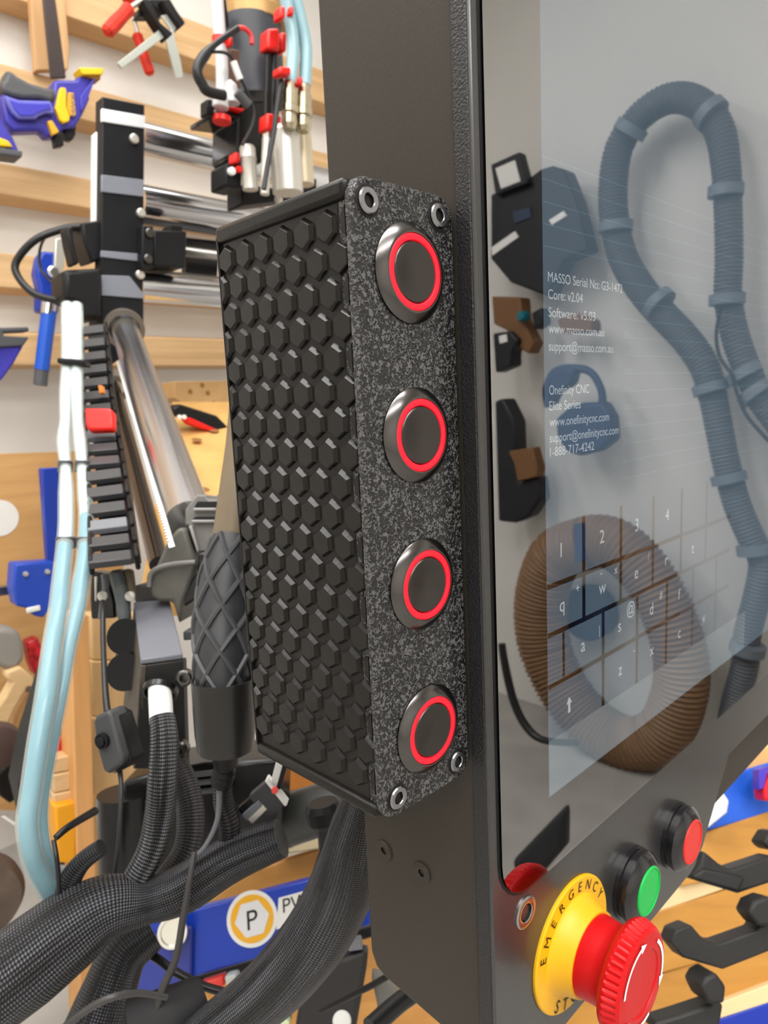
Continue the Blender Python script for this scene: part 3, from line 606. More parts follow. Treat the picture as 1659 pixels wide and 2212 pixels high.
# blue coolant tubes with nickel couplings
bluet = mat('pale blue tubing', (150, 186, 196), .25, spec=.6)
def coolant(pts, cx, cy0, cy1, label, clip):
    t = empty('coolant_tube', onY(cx, cy1, .93), label, 'hose', 'coolant tubes by the spindle')
    obj('tube', MB().tube([(onY(*q, .93), .0098) for q in pts], n=16), bluet, t)
    a = onY(cx, cy0, .93); b_ = onY(cx - 2, cy1, .93); ax = b_ - a; L = ax.length
    obj('coupling', MB().lathe(a, ax, [(.010, 0), (.010, L * .18), (.0125, L * .2), (.0125, L * .5), (.014, L * .52), (.014, L * .66), (.011, L * .68), (.0125, L * .8), (.0125, L * .9), (.009, L)], 12), nickel, t, ang=25)
    for (x0, y0, x1, y1) in clip:
        obj('red_clip', PY([(x0, y0), (x1, y0 + 3), (x1, y1 + 3), (x0, y1)], .914, .022), red, t, bevel=.004)
coolant(Zs([(1120, -30), (1170, 200), (1210, 500), (1200, 760), (1180, 940)]), 627, 178, 280, 'left pale blue coolant tube running up from a nickel coupling', [(607, 10, 618, 38), (605, 141, 630, 160)])
coolant(Zs([(1230, -30), (1290, 200), (1350, 500), (1350, 760), (1340, 960)]), 657, 186, 285, 'right pale blue coolant tube nearest the console', [(629, 10, 636, 30), (647, 163, 656, 182)])
sc_ = empty('air_cylinder', onY(615, 410, .96), 'wide pale silver cylinder beneath the nickel couplings', 'cylinder')
vcyl(622, 280, 418, 33, .96, [(1, 0), (1, .94), (.93, .96), (.93, 1)], 'barrel', alu, sc_)
vcyl(657, 285, 400, 22, .975, None, 'barrel', mat('cream cylinder', (206, 192, 164), .4, .3), sc_)
obj('rod', MB().cyl(onY(576, 300, .95), onY(572, 420, .95), .007), alu, sc_); 
tag(obj('black_lead', MB().tube([(onY(*q, .93), .004) for q in Zs([(1080, 900), (1030, 1200), (990, 1500), (930, 1800), (880, 2120)])], n=10), cablem), 'thin black lead hanging between spindle and silver cylinder', 'cable')

# ------------------------------------------------------------------ long rails coming forward
lr = empty('linear_rail', A(265, 715, 1.12), 'thick polished round rail slanting forward from the gantry', 'rail')
obj('tube', MB().tube([(A(268, 706, 1.12), 27.5 * 1.12 / F), (A(410, 1130, .60), 54 * .60 / F)], n=48), mat('worn chrome', (205, 205, 208), .24, 1.0), lr)
axr = (A(410, 1130, .60) - A(268, 706, 1.12)).normalized()
obj('collar', MB().lathe(A(268, 708, 1.115), axr, [(.031, 0), (.031, .012), (.0235, .012), (.0235, .002)], 40, cap=False), mat('dull collar', (130, 122, 112), .4, .7), lr)
obj('clamp_block', PY([(218, 655), (312, 640), (312, 735), (282, 760), (240, 790), (214, 740)], 1.16, .05), blackm, ga, bevel=.004)
lr2 = empty('lower_rail', A(245, 830, 1.1), 'darker lower round rail left of the polished rail', 'rail')
obj('tube', MB().tube([(A(245, 835, 1.12), 14 * 1.12 / F), (A(345, 1220, .72), 22 * .72 / F)], n=32), mat('dark worn tube', (104, 98, 94), .25, 1.0), lr2)
obj('collar', MB().lathe(A(246, 838, 1.115), axr, [(.021, 0), (.021, .012), (.016, .012), (.016, 0)], 32, cap=False), mat('dull collar', 0), lr2)
q0 = A(254, 780, 1.0); q1 = A(371, 1182, .545); wv = (axr.cross(ray(310, 960))).normalized()
scl = obj('scale_strip', MB().prism([q0 - wv * .0021, q1 - wv * .0021, q1 + wv * .0021, q0 + wv * .0021], FX * .002), white, lr)
mb = MB()
for k in range(60):
    c = q0.lerp(q1, .42 + .57 * k / 60) - FX * .0003; mb.add([c - wv * .0020, c - wv * .0006, c - wv * .0006 + axr * .0022, c - wv * .0020 + axr * .0022], [(0, 1, 2, 3)])
obj('graduations', mb, black, scl, kind='stuff')
# bed of the machine
bed = empty('spoilboard', A(420, 1000, 1.1), 'orange wooden machine bed behind the rails', 'board')
n_ = (A(560, 1250, .85) - A(300, 1250, .8)).cross(A(500, 868, 1.45) - A(300, 1250, .8)).normalized()
obj('board', MB().prism([A(300, 1300, .80), A(600, 1300, .84), A(520, 868, 1.40), A(372, 868, 1.36)], n_ * -.02 if n_.z > 0 else n_ * .02), mat('orange plywood bed', (222, 176, 108), .5, grain=((20, 20, 20), .12)), bed)
for px, py, d in ((425, 950, 1.2), (462, 930, 1.25), (440, 1058, 1.03), (410, 1010, 1.1)):
    obj('dog_hole', MB().lathe(A(px, py, d) , n_ if n_.z > 0 else -n_, [(.009, .0005), (.0001, .0008)], 20, cap=False), mat('hole shadow brown', (150, 104, 54), .8), bed)
fbx = obj('fence_block', PY([(377, 824), (500, 822), (500, 905), (392, 870), (377, 860)], 1.40, .06), mat('tan drilled board', (200, 160, 108), .6, grain=((20, 20, 20), .1)), bed, bevel=.002)
for x, y in ((411, 846), (437, 832), (449, 849), (462, 871)):
    obj('hole', MB().lathe(onY(x, y, 1.3995), (0, -1, 0), [(.0055, 0), (.0001, .0003)], 18, cap=False), mat('hole shadow brown', 0), fbx)
jg = empty('toolholder_arm', onY(430, 890, 1.15), 'black angled arm with red edge beside the textured box', 'bracket')
obj('arm', PY([(372, 882), (388, 872), (470, 898), (492, 920), (498, 955), (478, 952), (462, 930), (395, 900), (376, 897)], 1.12, .03), black, jg, bevel=.004)
obj('red_edge', PY([(400, 902), (412, 902), (470, 928), (470, 936), (410, 916)], 1.115, .02), red, jg, bevel=.002)
for x in (387, 397): obj('white_stud', MB().lathe(onY(x, 901, 1.112), (0, -1, 0), [(.004, 0), (.004, .003), (.0001, .004)], 14), white, jg)

# ------------------------------------------------------------------ drag chain, water hoses, left cluster
dc = empty('drag_chain', A(225, 1240, .55), 'black cable drag chain of open links running down', 'cable chain')
pa = [(203, 700, 1.0), (212, 860, .86), (231, 1020, .68), (248, 1220, .54)]
def lerp_path(p, t):
    t *= len(p) - 1; i = min(int(t), len(p) - 2); f = t - i; return [p[i][j] + (p[i + 1][j] - p[i][j]) * f for j in range(3)]
NL = 17
chm = mat('dark grey chain link', (60, 60, 62), .42)
for j in range(8):
    ends = []
    for t, wd in ((j / 8, 21 + 21 * j / 8), ((j + 1) / 8, 21 + 21 * (j + 1) / 8)):
        q = lerp_path(pa, min(t, .9999)); ends.append([A(q[0] + sx, q[1], q[2]) + FX * o for sx, o in ((-wd, .012), (wd, .012), (wd, .017), (-wd, .017))])
    obj('inner_band', MB().taper(*ends), blackg, dc)
for k in range(NL):
    x, y, d = lerp_path(pa, (k + .3) / NL); x2, y2, d2 = lerp_path(pa, (k + .95) / NL)
    wpx = .0155; a = A(x, y, d); b_ = A(x2, y2, d2); dirv = b_ - a; L = dirv.length; dirv.normalize()
    side = (RX - UX * .06); side = side - dirv * side.dot(dirv); side.normalize(); upv = side.cross(dirv)
    R3 = Matrix((side, dirv, upv)).transposed()
    mb = MB().box((a + b_) / 2 - FX * .008, (.0315, L * .86, .006), R3)
    o = obj('link_bar', mb, midgrey if k in (8, 14) else chm, dc, bevel=.001)
    for s_ in (-1, 1):
        obj('side_plate', MB().box((a + b_) / 2 + side * (.0168 * s_), (.004, L * 1.3, .014), R3), black, o, bevel=.002)
rb = tag(obj('red_end_block', PD([(181, 880), (236, 880), (245, 888), (246, 928), (190, 930), (184, 920)], .74, FX + UX * -.3, .012), red, bevel=.004), 'bright red rounded block on the drag chain', 'block')
tag(obj('orange_tab', PD([(211, 832), (219, 832), (222, 848), (214, 851)], .83, FX, .01), mat('orange plastic', (236, 140, 60), .4), bevel=.001), 'tiny orange tab above the red block', 'clip')
shell_m = mat('translucent hose wall', (214, 226, 222), .22, spec=.6); shell_m.node_tree.nodes['Principled BSDF'].inputs['Alpha'].default_value = .3
pal = mat('milky hose core', (214, 222, 222), .4); teal = mat('teal fluid core', (34, 138, 164), .3)
def hose(P3, cut, label, clips):
    h = empty('water_hose', A(*P3[-1][:3]), label, 'hose', 'water hoses beside the drag chain')
    obj('hose_wall', MB().tube(TP(P3), n=24), shell_m, h)
    i = cut; core = [(x, y, d, r * .74) for x, y, d, r in P3]
    obj('milky_core', MB().tube(TP(core[:i + 1]), n=20), pal, h); obj('teal_core', MB().tube(TP(core[i:]), n=20), teal, h)
    for x, y, d, r in clips: obj('hose_clip', MB().tube(TP([(x, y - 13, d, r), (x, y + 13, d, r)]), n=18), darkgrey, h, bevel=.001)
hose([(146, 660, .87, 14), (146, 780, .82, 14), (142, 850, .78, 14), (141, 908, .745, 12.5), (137, 953, .71, 15), (142, 1010, .68, 13), (143, 1066, .645, 17), (143, 1134, .60, 17.5), (140, 1180, .57, 18.5), (131, 1270, .53, 20.5), (127, 1315, .51, 22), (114, 1395, .48, 22.5), (101, 1502, .455, 25), (84, 1604, .44, 25), (68, 1711, .43, 24.5), (60, 1775, .425, 25), (66, 1830, .425, 25), (80, 1875, .43, 25), (112, 1930, .44, 25), (145, 1970, .45, 24)], 8,
     'left water hose turning from milky to teal, curling under the loom', [(141, 1008, .682, 15.5), (142, 1172, .575, 20)])
hose([(166, 660, .87, 13), (166, 780, .82, 14), (166, 850, .78, 14), (168, 908, .745, 12.5), (173, 953, .71, 14.5), (178, 1010, .68, 13), (183, 1066, .645, 16.5), (187, 1115, .61, 17), (184, 1202, .565, 19.5), (174, 1270, .535, 20.5), (168, 1315, .515, 19), (150, 1395, .49, 17), (132, 1502, .468, 16), (112, 1604, .455, 16), (94, 1711, .445, 16), (90, 1780, .44, 16), (102, 1850, .44, 17), (140, 1925, .455, 17)], 7,
     'right water hose turning teal higher up, beside the drag chain', [(178, 1008, .682, 15.5), (186, 1172, .58, 20)])
hm = empty('hose_bracket', A(158, 690, .87), 'small white double hose holder under the gantry end', 'bracket')
obj('bracket', PD([(132, 658), (166, 660), (168, 705), (130, 702)], .88, FX, .02), white, hm, bevel=.003)
tag(obj('hose_spacer', PD([(122, 772), (182, 776), (182, 788), (122, 784)], .80, FX, .02), black, bevel=.002), 'black flat spacer bar across both pale hoses', 'bracket')
# motor bracket cluster
Zm = lambda p: zoomto(p, 180, 1200, 4.423)
mc = empty('motor_mount', A(340, 1700, .50), 'black motor mount box with grey top and white cable gland', 'motor mount')
# box: top plate, front, left side
T4 = [A(289, 1300, .60), A(366, 1294, .60), A(395, 1412, .50), A(304, 1424, .49)]
dn = -UX + FX * .12; 
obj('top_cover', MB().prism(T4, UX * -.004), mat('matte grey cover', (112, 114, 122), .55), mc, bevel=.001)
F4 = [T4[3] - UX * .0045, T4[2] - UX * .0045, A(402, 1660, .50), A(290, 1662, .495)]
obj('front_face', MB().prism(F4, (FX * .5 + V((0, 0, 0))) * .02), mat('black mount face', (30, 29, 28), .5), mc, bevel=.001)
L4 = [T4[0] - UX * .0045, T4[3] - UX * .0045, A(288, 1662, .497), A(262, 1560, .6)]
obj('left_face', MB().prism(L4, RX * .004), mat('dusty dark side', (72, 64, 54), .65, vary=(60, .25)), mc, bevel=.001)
obj('rear_block', PD([(290, 1264), (340, 1262), (348, 1300), (290, 1302)], .605, FX, .04), mat('warm dark grey', (70, 66, 64), .5), mc, bevel=.002)
for x, y in ((399, 1464), (390, 1618)):
    obj('bolt', MB().lathe(A(x, y, .485), -FX, [(.0058, -.004), (.0058, .002), (.0045, .003), (.0030, .003), (.0028, -.002), (.0001, -.002)], 26), darksteel, mc)
obj('gland_ring', MB().lathe(A(346, 1494, .487), -(FX + UX * .9), [(.0125, -.002), (.0125, .002), (.0105, .002), (.0105, -.001)], 30), blackg, mc)
obj('cable_gland', MB().tube(TP([(345, 1488, .485, 24), (347, 1520, .475, 25), (349, 1562, .465, 25)]), n=28), white, mc)
obj('corrugated_lobe', MB().tube([(A(268, 1375, .56), .0145), (A(290, 1378, .58), .0145)], n=24), black, mc); obj('corrugated_lobe', MB().tube([(A(268, 1452, .54), .0145), (A(292, 1450, .56), .0145)], n=24), black, mc)
obj('guard_strip', PD(Zm([(230, 150), (360, 130), (420, 420), (430, 640), (330, 720), (300, 480)]), .57, FX, .01), mat('grey green strip', (98, 104, 104), .5), mc, bevel=.003)
obj('guard_strip', PD(Zm([(370, 130), (450, 140), (480, 400), (440, 440)]), .575, FX, .01), mat('dusty tan strip', (120, 108, 90), .6), mc, bevel=.002)
obj('lobe_cover', PD(Zm([(330, 830), (410, 870), (415, 1010), (350, 1060), (310, 1080), (295, 960)]), .565, FX, .01), mat('grey green strip', 0), mc, bevel=.003)
obj('dark_frame', PD(Zm([(70, 150), (230, 180), (300, 440), (310, 600), (70, 610), (60, 420)]), .60, FX, .02), blackg, mc, bevel=.002)
obj('frame_slot', PD(Zm([(100, 200), (135, 200), (130, 440), (105, 440)]), .598, FX, .01), alu, mc, bevel=.001)
obj('link_rod', MB().tube(TP(zoomto([(200, 180, ), (215, 300), (190, 420), (165, 600)], 180, 1200, 4.423) and [(225, 1240, .585, 7), (228, 1268, .585, 7), (223, 1295, .58, 6), (218, 1335, .575, 6)]), n=10), midgrey, mc)
for x, y in ((223, 1287), (283, 1287)): obj('bright_screw', MB().lathe(A(x, y, .57), -FX, [(.004, 0), (.004, .003), (.0001, .004)], 16), alu, mc)
# yoke, right part of the bracket
Zy = lambda p: zoomto(p, 380, 1000, 7.372)
yk = empty('rail_foot', A(400, 1250, .60), 'grey moulded rail foot with dark slots beside the box', 'rail foot')
ym = mat('grey moulded foot', (118, 116, 112), .5, vary=(40, .12))
obj('upright', PD(Zy([(330, 505), (470, 505), (520, 585), (640, 585), (640, 500), (720, 500), (700, 900), (560, 1400), (350, 1430), (200, 1000), (140, 1000), (150, 730)]), .58, FX, .05), ym, yk, bevel=.002)
obj('slot', PD(Zy([(345, 615), (660, 615), (650, 708), (290, 708)]), .578, FX, .006), seam, yk); obj('slot', PD(Zy([(320, 855), (640, 855), (630, 902), (255, 902)]), .578, FX, .006), seam, yk)
obj('rib', PD(Zy([(275, 715), (640, 715), (640, 765), (275, 765)]), .575, FX, .01), mat('pale grey rib', (150, 148, 146), .5), yk, bevel=.001)
obj('rib', PD(Zy([(245, 905), (620, 905), (620, 955), (245, 955)]), .575, FX, .01), mat('pale grey rib', 0), yk, bevel=.001)
obj('rib', PD(Zy([(195, 1000), (255, 1000), (365, 1400), (340, 1440)]), .575, FX, .01), mat('pale grey rib', 0), yk, bevel=.001)
obj('saddle', PD([(330, 1238), (362, 1165), (384, 1140), (400, 1140), (424, 1218), (424, 1225), (396, 1300), (386, 1350), (372, 1300), (345, 1300), (325, 1290), (318, 1260)], .575, FX, .05), mat('dark moulded saddle', (92, 90, 84), .55, vary=(40, .15)), yk, bevel=.004)
obj('saddle_lip', MB().tube(TP([(322, 1268, .572, 5), (326, 1240, .572, 6), (345, 1226, .57, 6), (380, 1218, .57, 6), (422, 1214, .57, 5)]), n=10), ym, yk)
obj('dark_web', PD(Zy([(345, 1430), (500, 1420), (440, 1740), (420, 2120), (120, 2300), (140, 2120), (250, 1840), (330, 1740)]), .565, FX, .02), blackg, yk, bevel=.002)
obj('shelf_bracket', PD([(395, 1364), (440, 1362), (440, 1380), (396, 1384)], .56, FX, .03), darkgrey, yk, bevel=.001)

# diamond-grip handle standing in a cup
hg = empty('spray_gun', A(480, 1600, .40), 'tan tube with black diamond-knurled grip standing in a holster', 'hand tool')
tanm = mat('tan grey tube', (112, 98, 78), .45, spec=.4)
obj('barrel', MB().tube(TP([(538, 850, .47, 40), (528, 960, .46, 40), (516, 1060, .45, 42), (502, 1172, .44, 44)]), n=32), tanm, hg)
gp = [(505, 1165, .44, 46), (492, 1250, .43, 58), (484, 1340, .42, 62), (482, 1420, .41, 60), (484, 1500, .405, 58)]
obj('grip', MB().tube(TP(gp), n=40), mat('grip rubber', (46, 47, 50), .45), hg)
pts = TP(gp)
def on_grip(t, ang, extra=0):
    t *= len(pts) - 1; i = min(int(t), len(pts) - 2); f = t - i; c = pts[i][0].lerp(pts[i + 1][0], f); r = pts[i][1] + (pts[i + 1][1] - pts[i][1]) * f
    ax = (pts[-1][0] - pts[0][0]).normalized(); u = (-FX + ax * FX.dot(ax)).normalized(); w_ = ax.cross(u)
    return c + (u * math.cos(ang) + w_ * math.sin(ang)) * (r + extra)
for s_ in (-1, 1):
    for k in range(6):
        q = [(on_grip(t, s_ * (t * 3.5 - 2 * math.pi / 6 * k) + .4, .0004), .0017) for t in [j / 20 for j in range(21)]]
        obj('grip_rib', MB().tube(q, n=6, sub=2), mat('grip rib rubber', (62, 63, 66), .4), hg)
obj('holster', MB().lathe(A(488, 1625, .405), (A(482, 1470, .402) - A(488, 1625, .405)), [(.0125, 0), (.0160, .002), (.0172, .012), (.0182, .044), (.0172, .044), (.0165, .03)], 40), mat('black holster', (30, 29, 28), .35, clear=.2), hg)
obj('holster_spout', MB().tube(TP([(486, 1620, .41, 30), (488, 1648, .415, 26)]), n=24), black, hg)
cr_ = tag(obj('coiled_lead', MB().tube(TP([(486, 1640, .42, 20), (484, 1668, .425, 22), (478, 1690, .43, 22)]), n=18, step=.0012, corr=(4, .13)), black), 'short ribbed black strain relief below the holster', 'cable')

# inline switch box
sw = empty('cord_switch', A(240, 1680, .46), 'dark grey inline cord switch with round button', 'switch')
sq = [(200, 1560), (205, 1548), (232, 1534), (240, 1546), (266, 1640), (262, 1652), (235, 1674), (222, 1668), (206, 1610)]
swn = (FX * 1.0 + RX * .35).normalized()
obj('case', PD(sq, .455, swn, .016), mat('grey switch case', (62, 63, 65), .5), sw, bevel=.003, seg=3)
obj('case_side', PD([(232, 1534), (256, 1546), (284, 1642), (268, 1662), (240, 1674), (262, 1652), (266, 1640), (240, 1546)], .458, swn, .014), black, sw, bevel=.002)
bc = A(222, 1600, .451)
obj('round_button', MB().lathe(bc, -swn, [(.0050, -.001), (.0050, .0018), (.0040, .0020), (.0036, .0012), (.0032, .0030), (.0001, .0034)], 28), black, sw)
obj('cord', MB().tube(TP([(232, 1540, .458, 8), (228, 1500, .47, 7), (224, 1420, .49, 6), (222, 1340, .51, 6), (222, 1300, .53, 6)]), n=12), cablem, sw)
obj('cord', MB().tube(TP([(258, 1660, .462, 6), (262, 1700, .455, 5), (260, 1760, .45, 5), (256, 1830, .45, 5), (248, 1890, .45, 5)]), n=12), mat('dark cord', (46, 46, 48), .35), sw)
# motor can
mo = empty('round_motor', A(250, 1880, .56), 'glossy black round motor can at lower left', 'motor')
obj('can', MB().cyl(A(268, 1712, .60), A(274, 1884, .60), 56 * .6 / F, 48), mat('gloss black can', (14, 14, 16), .2), mo)
obj('rear_body', PD([(262, 1690), (330, 1670), (440, 1650), (612, 1640), (606, 1790), (560, 1860), (330, 1905), (266, 1870)], .60, FX, .06), blackg, mo, bevel=.004)
for y in (1730, 1792): obj('rib', MB().tube([(A(262, y + 8, .595), .003), (A(330, y, .595), .003)], n=10), darkgrey, mo)
for y in (1672, 1690, 1710): obj('rib', MB().tube([(A(400, y + 4, .595), .0025), (A(500, y - 8, .595), .0025)], n=10), darkgrey, mo)

# ------------------------------------------------------------------ braided looms and loose cables
braid = mat('black braided sleeve', (20, 20, 22), .42, braid=(30, 300, (9, 9, 10), (100, 102, 110)))
braid2 = mat('coarse braided sleeve', (20, 20, 22), .42, braid=(22, 240, (11, 11, 12), (132, 134, 140)))
braidb = mat('mauve grey braided sleeve', (24, 22, 20), .5, braid=(22, 260, (14, 13, 13), (104, 98, 104)))  # weave with mauve grey threads
def cable(name, pts, m, label, n=14, cat='cable', **k): return tag(obj(name, MB().tube(TP(pts), n=n, **k), m), label, cat)
cable('braided_loom', [(-60, 2170, .40, 92), (60, 2080, .41, 92), (150, 2010, .42, 84), (230, 1960, .43, 66), (320, 1945, .44, 46), (400, 1918, .44, 50), (500, 1855, .44, 48), (608, 1810, .44, 40)], braid, 'thick black braided cable loom sweeping across the lower left', 36, 'cable loom', uv=True)
cable('braided_sleeve', [(350, 1548, .462, 26), (355, 1600, .455, 30), (352, 1680, .45, 32), (345, 1760, .45, 32), (325, 1840, .445, 30), (280, 1920, .44, 28)], braid2, 'braided sleeve leaving the white gland downward', 28, 'cable loom', uv=True)
cable('braided_sleeve', [(378, 1640, .50, 20), (398, 1690, .49, 28), (412, 1760, .48, 30), (400, 1840, .47, 28), (340, 1920, .46, 24)], braidb, 'purplish braided sleeve right of the gland sleeve', 26, 'cable loom', uv=True)
cable('braided_sleeve', [(480, 1680, .44, 18), (482, 1730, .44, 22), (495, 1780, .44, 24), (490, 1830, .445, 20)], braidb, 'short braided sleeve under the holster', 26, 'cable loom', uv=True)
cable('grey_wire', [(474, 1700, .43, 7), (470, 1770, .43, 6), (445, 1825, .43, 5), (415, 1858, .43, 5)], mat('grey wire', (96, 98, 104), .35), 'grey wire bending down over the long loom', 10, 'wire')
cable('braided_loom', [(800, 1690, .34, 40), (775, 1790, .36, 62), (745, 1900, .38, 72), (690, 2010, .39, 72), (610, 2110, .40, 68), (520, 2190, .41, 62), (430, 2260, .42, 60)], braid, 'thick black braided loom curving down beside the console', 36, 'cable loom', uv=True)
cable('loose_cable', [(420, 1840, .425, 6), (410, 1900, .42, 7), (396, 1980, .42, 8), (380, 2070, .42, 8), (350, 2140, .42, 9), (326, 2230, .42, 10)], mat('grey black cable', (58, 56, 56), .4), 'thin dark cable crossing in front of the blue plate', 12)
cable('loose_cable', [(255, 2075, .47, 8), (290, 2056, .47, 8), (330, 2065, .47, 9), (380, 2100, .46, 9), (440, 2130, .46, 9), (490, 2145, .46, 9)], cablem, 'black cable arching over the blue plate grommet', 12)
cable('loose_cable', [(130, 2225, .38, 7), (190, 2180, .38, 8), (240, 2155, .38, 8), (300, 2145, .39, 7), (360, 2155, .40, 6)], mat('grey black cable', 0), 'grey black cable arching along the bottom edge', 12)
cable('loose_cable', [(752, 1715, .40, 9), (720, 1790, .42, 9), (690, 1860, .43, 8), (668, 1930, .44, 8), (640, 2010, .45, 8), (590, 2070, .46, 7)], cablem, 'black cable beside the second loom over the sticker', 12)
cable('loose_cable', [(120, 1810, .43, 7), (150, 1785, .44, 8), (205, 1752, .47, 9)], cablem, 'short black cable stub bending at the motor can', 12)
cable('loose_cable', [(116, 1815, .425, 5), (122, 1850, .42, 5), (126, 1890, .42, 5), (128, 1940, .42, 5)], cablem, 'thin wire dropping beside the teal hose', 10)
cable('braided_sleeve', [(220, 1830, .43, 18), (180, 1860, .43, 20), (152, 1900, .43, 24), (140, 1960, .43, 26)], braid, 'small braided branch joining the long loom', 22, 'cable loom', uv=True)
cable('braided_loom', [(330, 2010, .47, 40), (270, 2060, .46, 50), (235, 2140, .45, 58), (200, 2240, .44, 70)], braid, 'dark braided loom hidden under the long loom', 28, 'cable loom', uv=True)
cable('braided_loom', [(440, 2150, .44, 40), (370, 2190, .43, 55), (280, 2230, .42, 60)], mat('black fabric wrap', (28, 28, 30), .7), 'black fabric wrapped bundle at the bottom edge', 24, 'cable loom', uv=True)
cable('thick_cable', [(800, 2222, .42, 22), (870, 2160, .44, 20), (950, 2110, .46, 20)], cablem, 'thick black cable running under the console corner', 18)
cable('loose_cable', [(690, 2185, .50, 5), (760, 2150, .50, 6), (810, 2125, .50, 7), (860, 2095, .50, 7)], cablem, 'thin black cable crossing the handheld meter', 10)
pl = empty('wire_plug', A(560, 1720, .46), 'black and white wire connector with red dot', 'connector')
def plank(p0, p1, w_, d, t, m, nm): 
    a = A(*p0, d); b_ = A(*p1, d); ax = (b_ - a); L = ax.length; ax.normalize(); sd = ax.cross(FX).normalized(); R3 = Matrix((ax, sd, FX - ax * FX.dot(ax))).transposed()
    return obj(nm, MB().box((a + b_) / 2, (L, w_, t), R3), m, pl, bevel=.0006)
plank((616, 1618), (594, 1700), .0068, .455, .005, white, 'white_ribbon'); plank((622, 1630), (602, 1702), .003, .453, .005, black, 'dark_edge')
plank((601, 1705), (596, 1709), .021, .453, .010, white, 'collar'); plank((596, 1709), (560, 1740), .019, .454, .009, mat('charcoal connector', (56, 56, 60), .45), 'housing')
plank((566, 1730), (530, 1764), .005, .4525, .007, midgrey, 'prong'); plank((574, 1738), (541, 1770), .005, .4525, .007, alu, 'prong'); plank((560, 1718), (520, 1752), .006, .456, .006, black, 'latch')
obj('red_dot', MB().lathe(A(594, 1706, .448), -FX, [(.0022, 0), (.002, .002), (.0001, .0024)], 14), mat('coral red', (240, 80, 74), .4), pl)

# ------------------------------------------------------------------ blue plate with the sticker, bench boards below
bn = (FX + UX * -.35).normalized()
bp_ = empty('blue_plate', A(500, 2060, .75), 'royal blue machine plate with round holes and a logo sticker', 'machine plate')
obj('plate', PD([(246, 2040), (262, 2005), (800, 1866), (800, 1998), (415, 2112)], .72, bn, .025), blueb, bp_, bevel=.002)
obj('end_flange', PD([(246, 2040), (415, 2000), (412, 2150), (380, 2190), (300, 2180), (268, 2110)], .712, bn, .008), mat('dull blue flange', (46, 58, 140), .35), bp_, bevel=.003)  # flange in a duller blue than the plate
for x, y in ((373, 2014), (327, 2122)):
    obj('grommet', MB().lathe(A(x, y, .706), -bn, [(.0155, 0), (.015, .002), (.012, .002), (.011, -.001), (.0001, -.002)], 32), mat('bright chromed grommet', (226, 224, 214), .15, .8), bp_)
rt = RX - bn * RX.dot(bn); rt.normalize(); upn = bn.cross(rt) * -1
if upn.dot(UX) < 0: upn = -upn
cs, sn = math.cos(math.radians(14)), math.sin(math.radians(14)); ex = rt * cs + upn * sn; ey = upn * cs - rt * sn
def on_plate(x, y, off): 
    o = A(246, 2040, .72); r = ray(x, y); return CO + r * ((o - CO).dot(bn) / r.dot(bn)) - bn * off
sc0 = on_plate(545, 1984, .0005)
def disc(c, r, m, nm, th, n=40, inner=None): 
    pts = [c + (ex * math.cos(2 * math.pi * k / n) + ey * math.sin(2 * math.pi * k / n)) * r for k in range(n)]
    return obj(nm, MB().prism(pts, -bn * th), m, bp_)
disc(sc0, .0265, white, 'sticker', .0006)
disc(sc0 - bn * .0006, .0225, mat('amber print', (240, 178, 40), .5), 'sticker_ring', .0003, 40)
disc(sc0 - bn * .0009, .0182, mat('pale grey print', (226, 226, 230), .5), 'sticker_hexagon', .0003, 6)
text('sticker_letter', 'P', sc0 - bn * .0014 - ey * .0095, ex, ey, .0185, None, blackp, bp_, align=.5, shear=.12)
s1 = on_plate(640, 1962, .0004)
obj('sticker_tail', MB().prism([s1 + ex * x + ey * y for x, y in ((-.024, -.014), (.03, -.014), (.035, .0), (.03, .014), (-.016, .014))], -bn * .0005), white, bp_)
text('sticker_letters', 'PW', on_plate(612, 1972, .0011), ex, ey, .0135, None, blackp, bp_, shear=.15)
bl = empty('workbench', A(600, 2212, .88), 'wooden workbench front with varnished boards behind the looms', 'workbench')
def bpart(nm, q, t, m, d, label=None): return obj(nm, PD(q, d, bn, t), m, bl, bevel=.002, label=label)
def board(q, t, m, label, name='bench_board', cat='board', grp=None, d=.76, nrm=None, bev=.002):
    return tag(obj(name, PD(q, d, nrm or bn, t), m, bevel=bev), label, cat, grp)
bpart('board', [(430, 1960), (545, 1880), (800, 1800), (800, 1868), (440, 1962)], .03, orangew, .79)
bpart('board_edge', [(590, 1800), (800, 1772), (800, 1818), (600, 1848)], .03, mat('cream board edge', (206, 190, 150), .6), .80, 'cream upper edge')
board([(607, 1640), (640, 1640), (760, 1690), (700, 1700), (600, 1712)], .05, mat('amber panel wood', (170, 104, 34), .5, grain=((30, 30, 30), .1)), 'amber wood panel seen under the textured box', 'plywood_sheet', 'panel', d=.86)  # amber wood with a slight grain
board([(540, 1700), (860, 1620), (860, 1800), (520, 1820)], .01, mat('dark brown cloth', (52, 48, 42), .8), 'dark grey backing panel behind the black pipe', 'backing_panel', 'panel', d=.95)
cable('black_pipe', [(612, 1775, .66, 55), (640, 1765, .66, 54), (780, 1720, .66, 52)], mat('charcoal pipe', (58, 60, 58), .35), 'wide charcoal pipe running behind the looms', 32, 'pipe')
bpart('black_strip', [(400, 2118), (820, 1996), (820, 2020), (420, 2140)], .03, black, .775)
kb = empty('tripod_knob', A(708, 1770, .5), 'black ribbed knob with a wide grey black clip below', 'knob')
obj('knob', MB().lathe(A(706, 1780, .50), UX + RX * -.2, [(.012, 0), (.0135, .003), (.0135, .012), (.011, .016), (.0001, .016)], 14), black, kb, ang=20)
obj('clip_body', PD([(684, 1790), (735, 1770), (740, 1850), (720, 1862), (688, 1846)], .505, FX, .02), mat('charcoal clip', (44, 43, 40), .5), kb, bevel=.003)
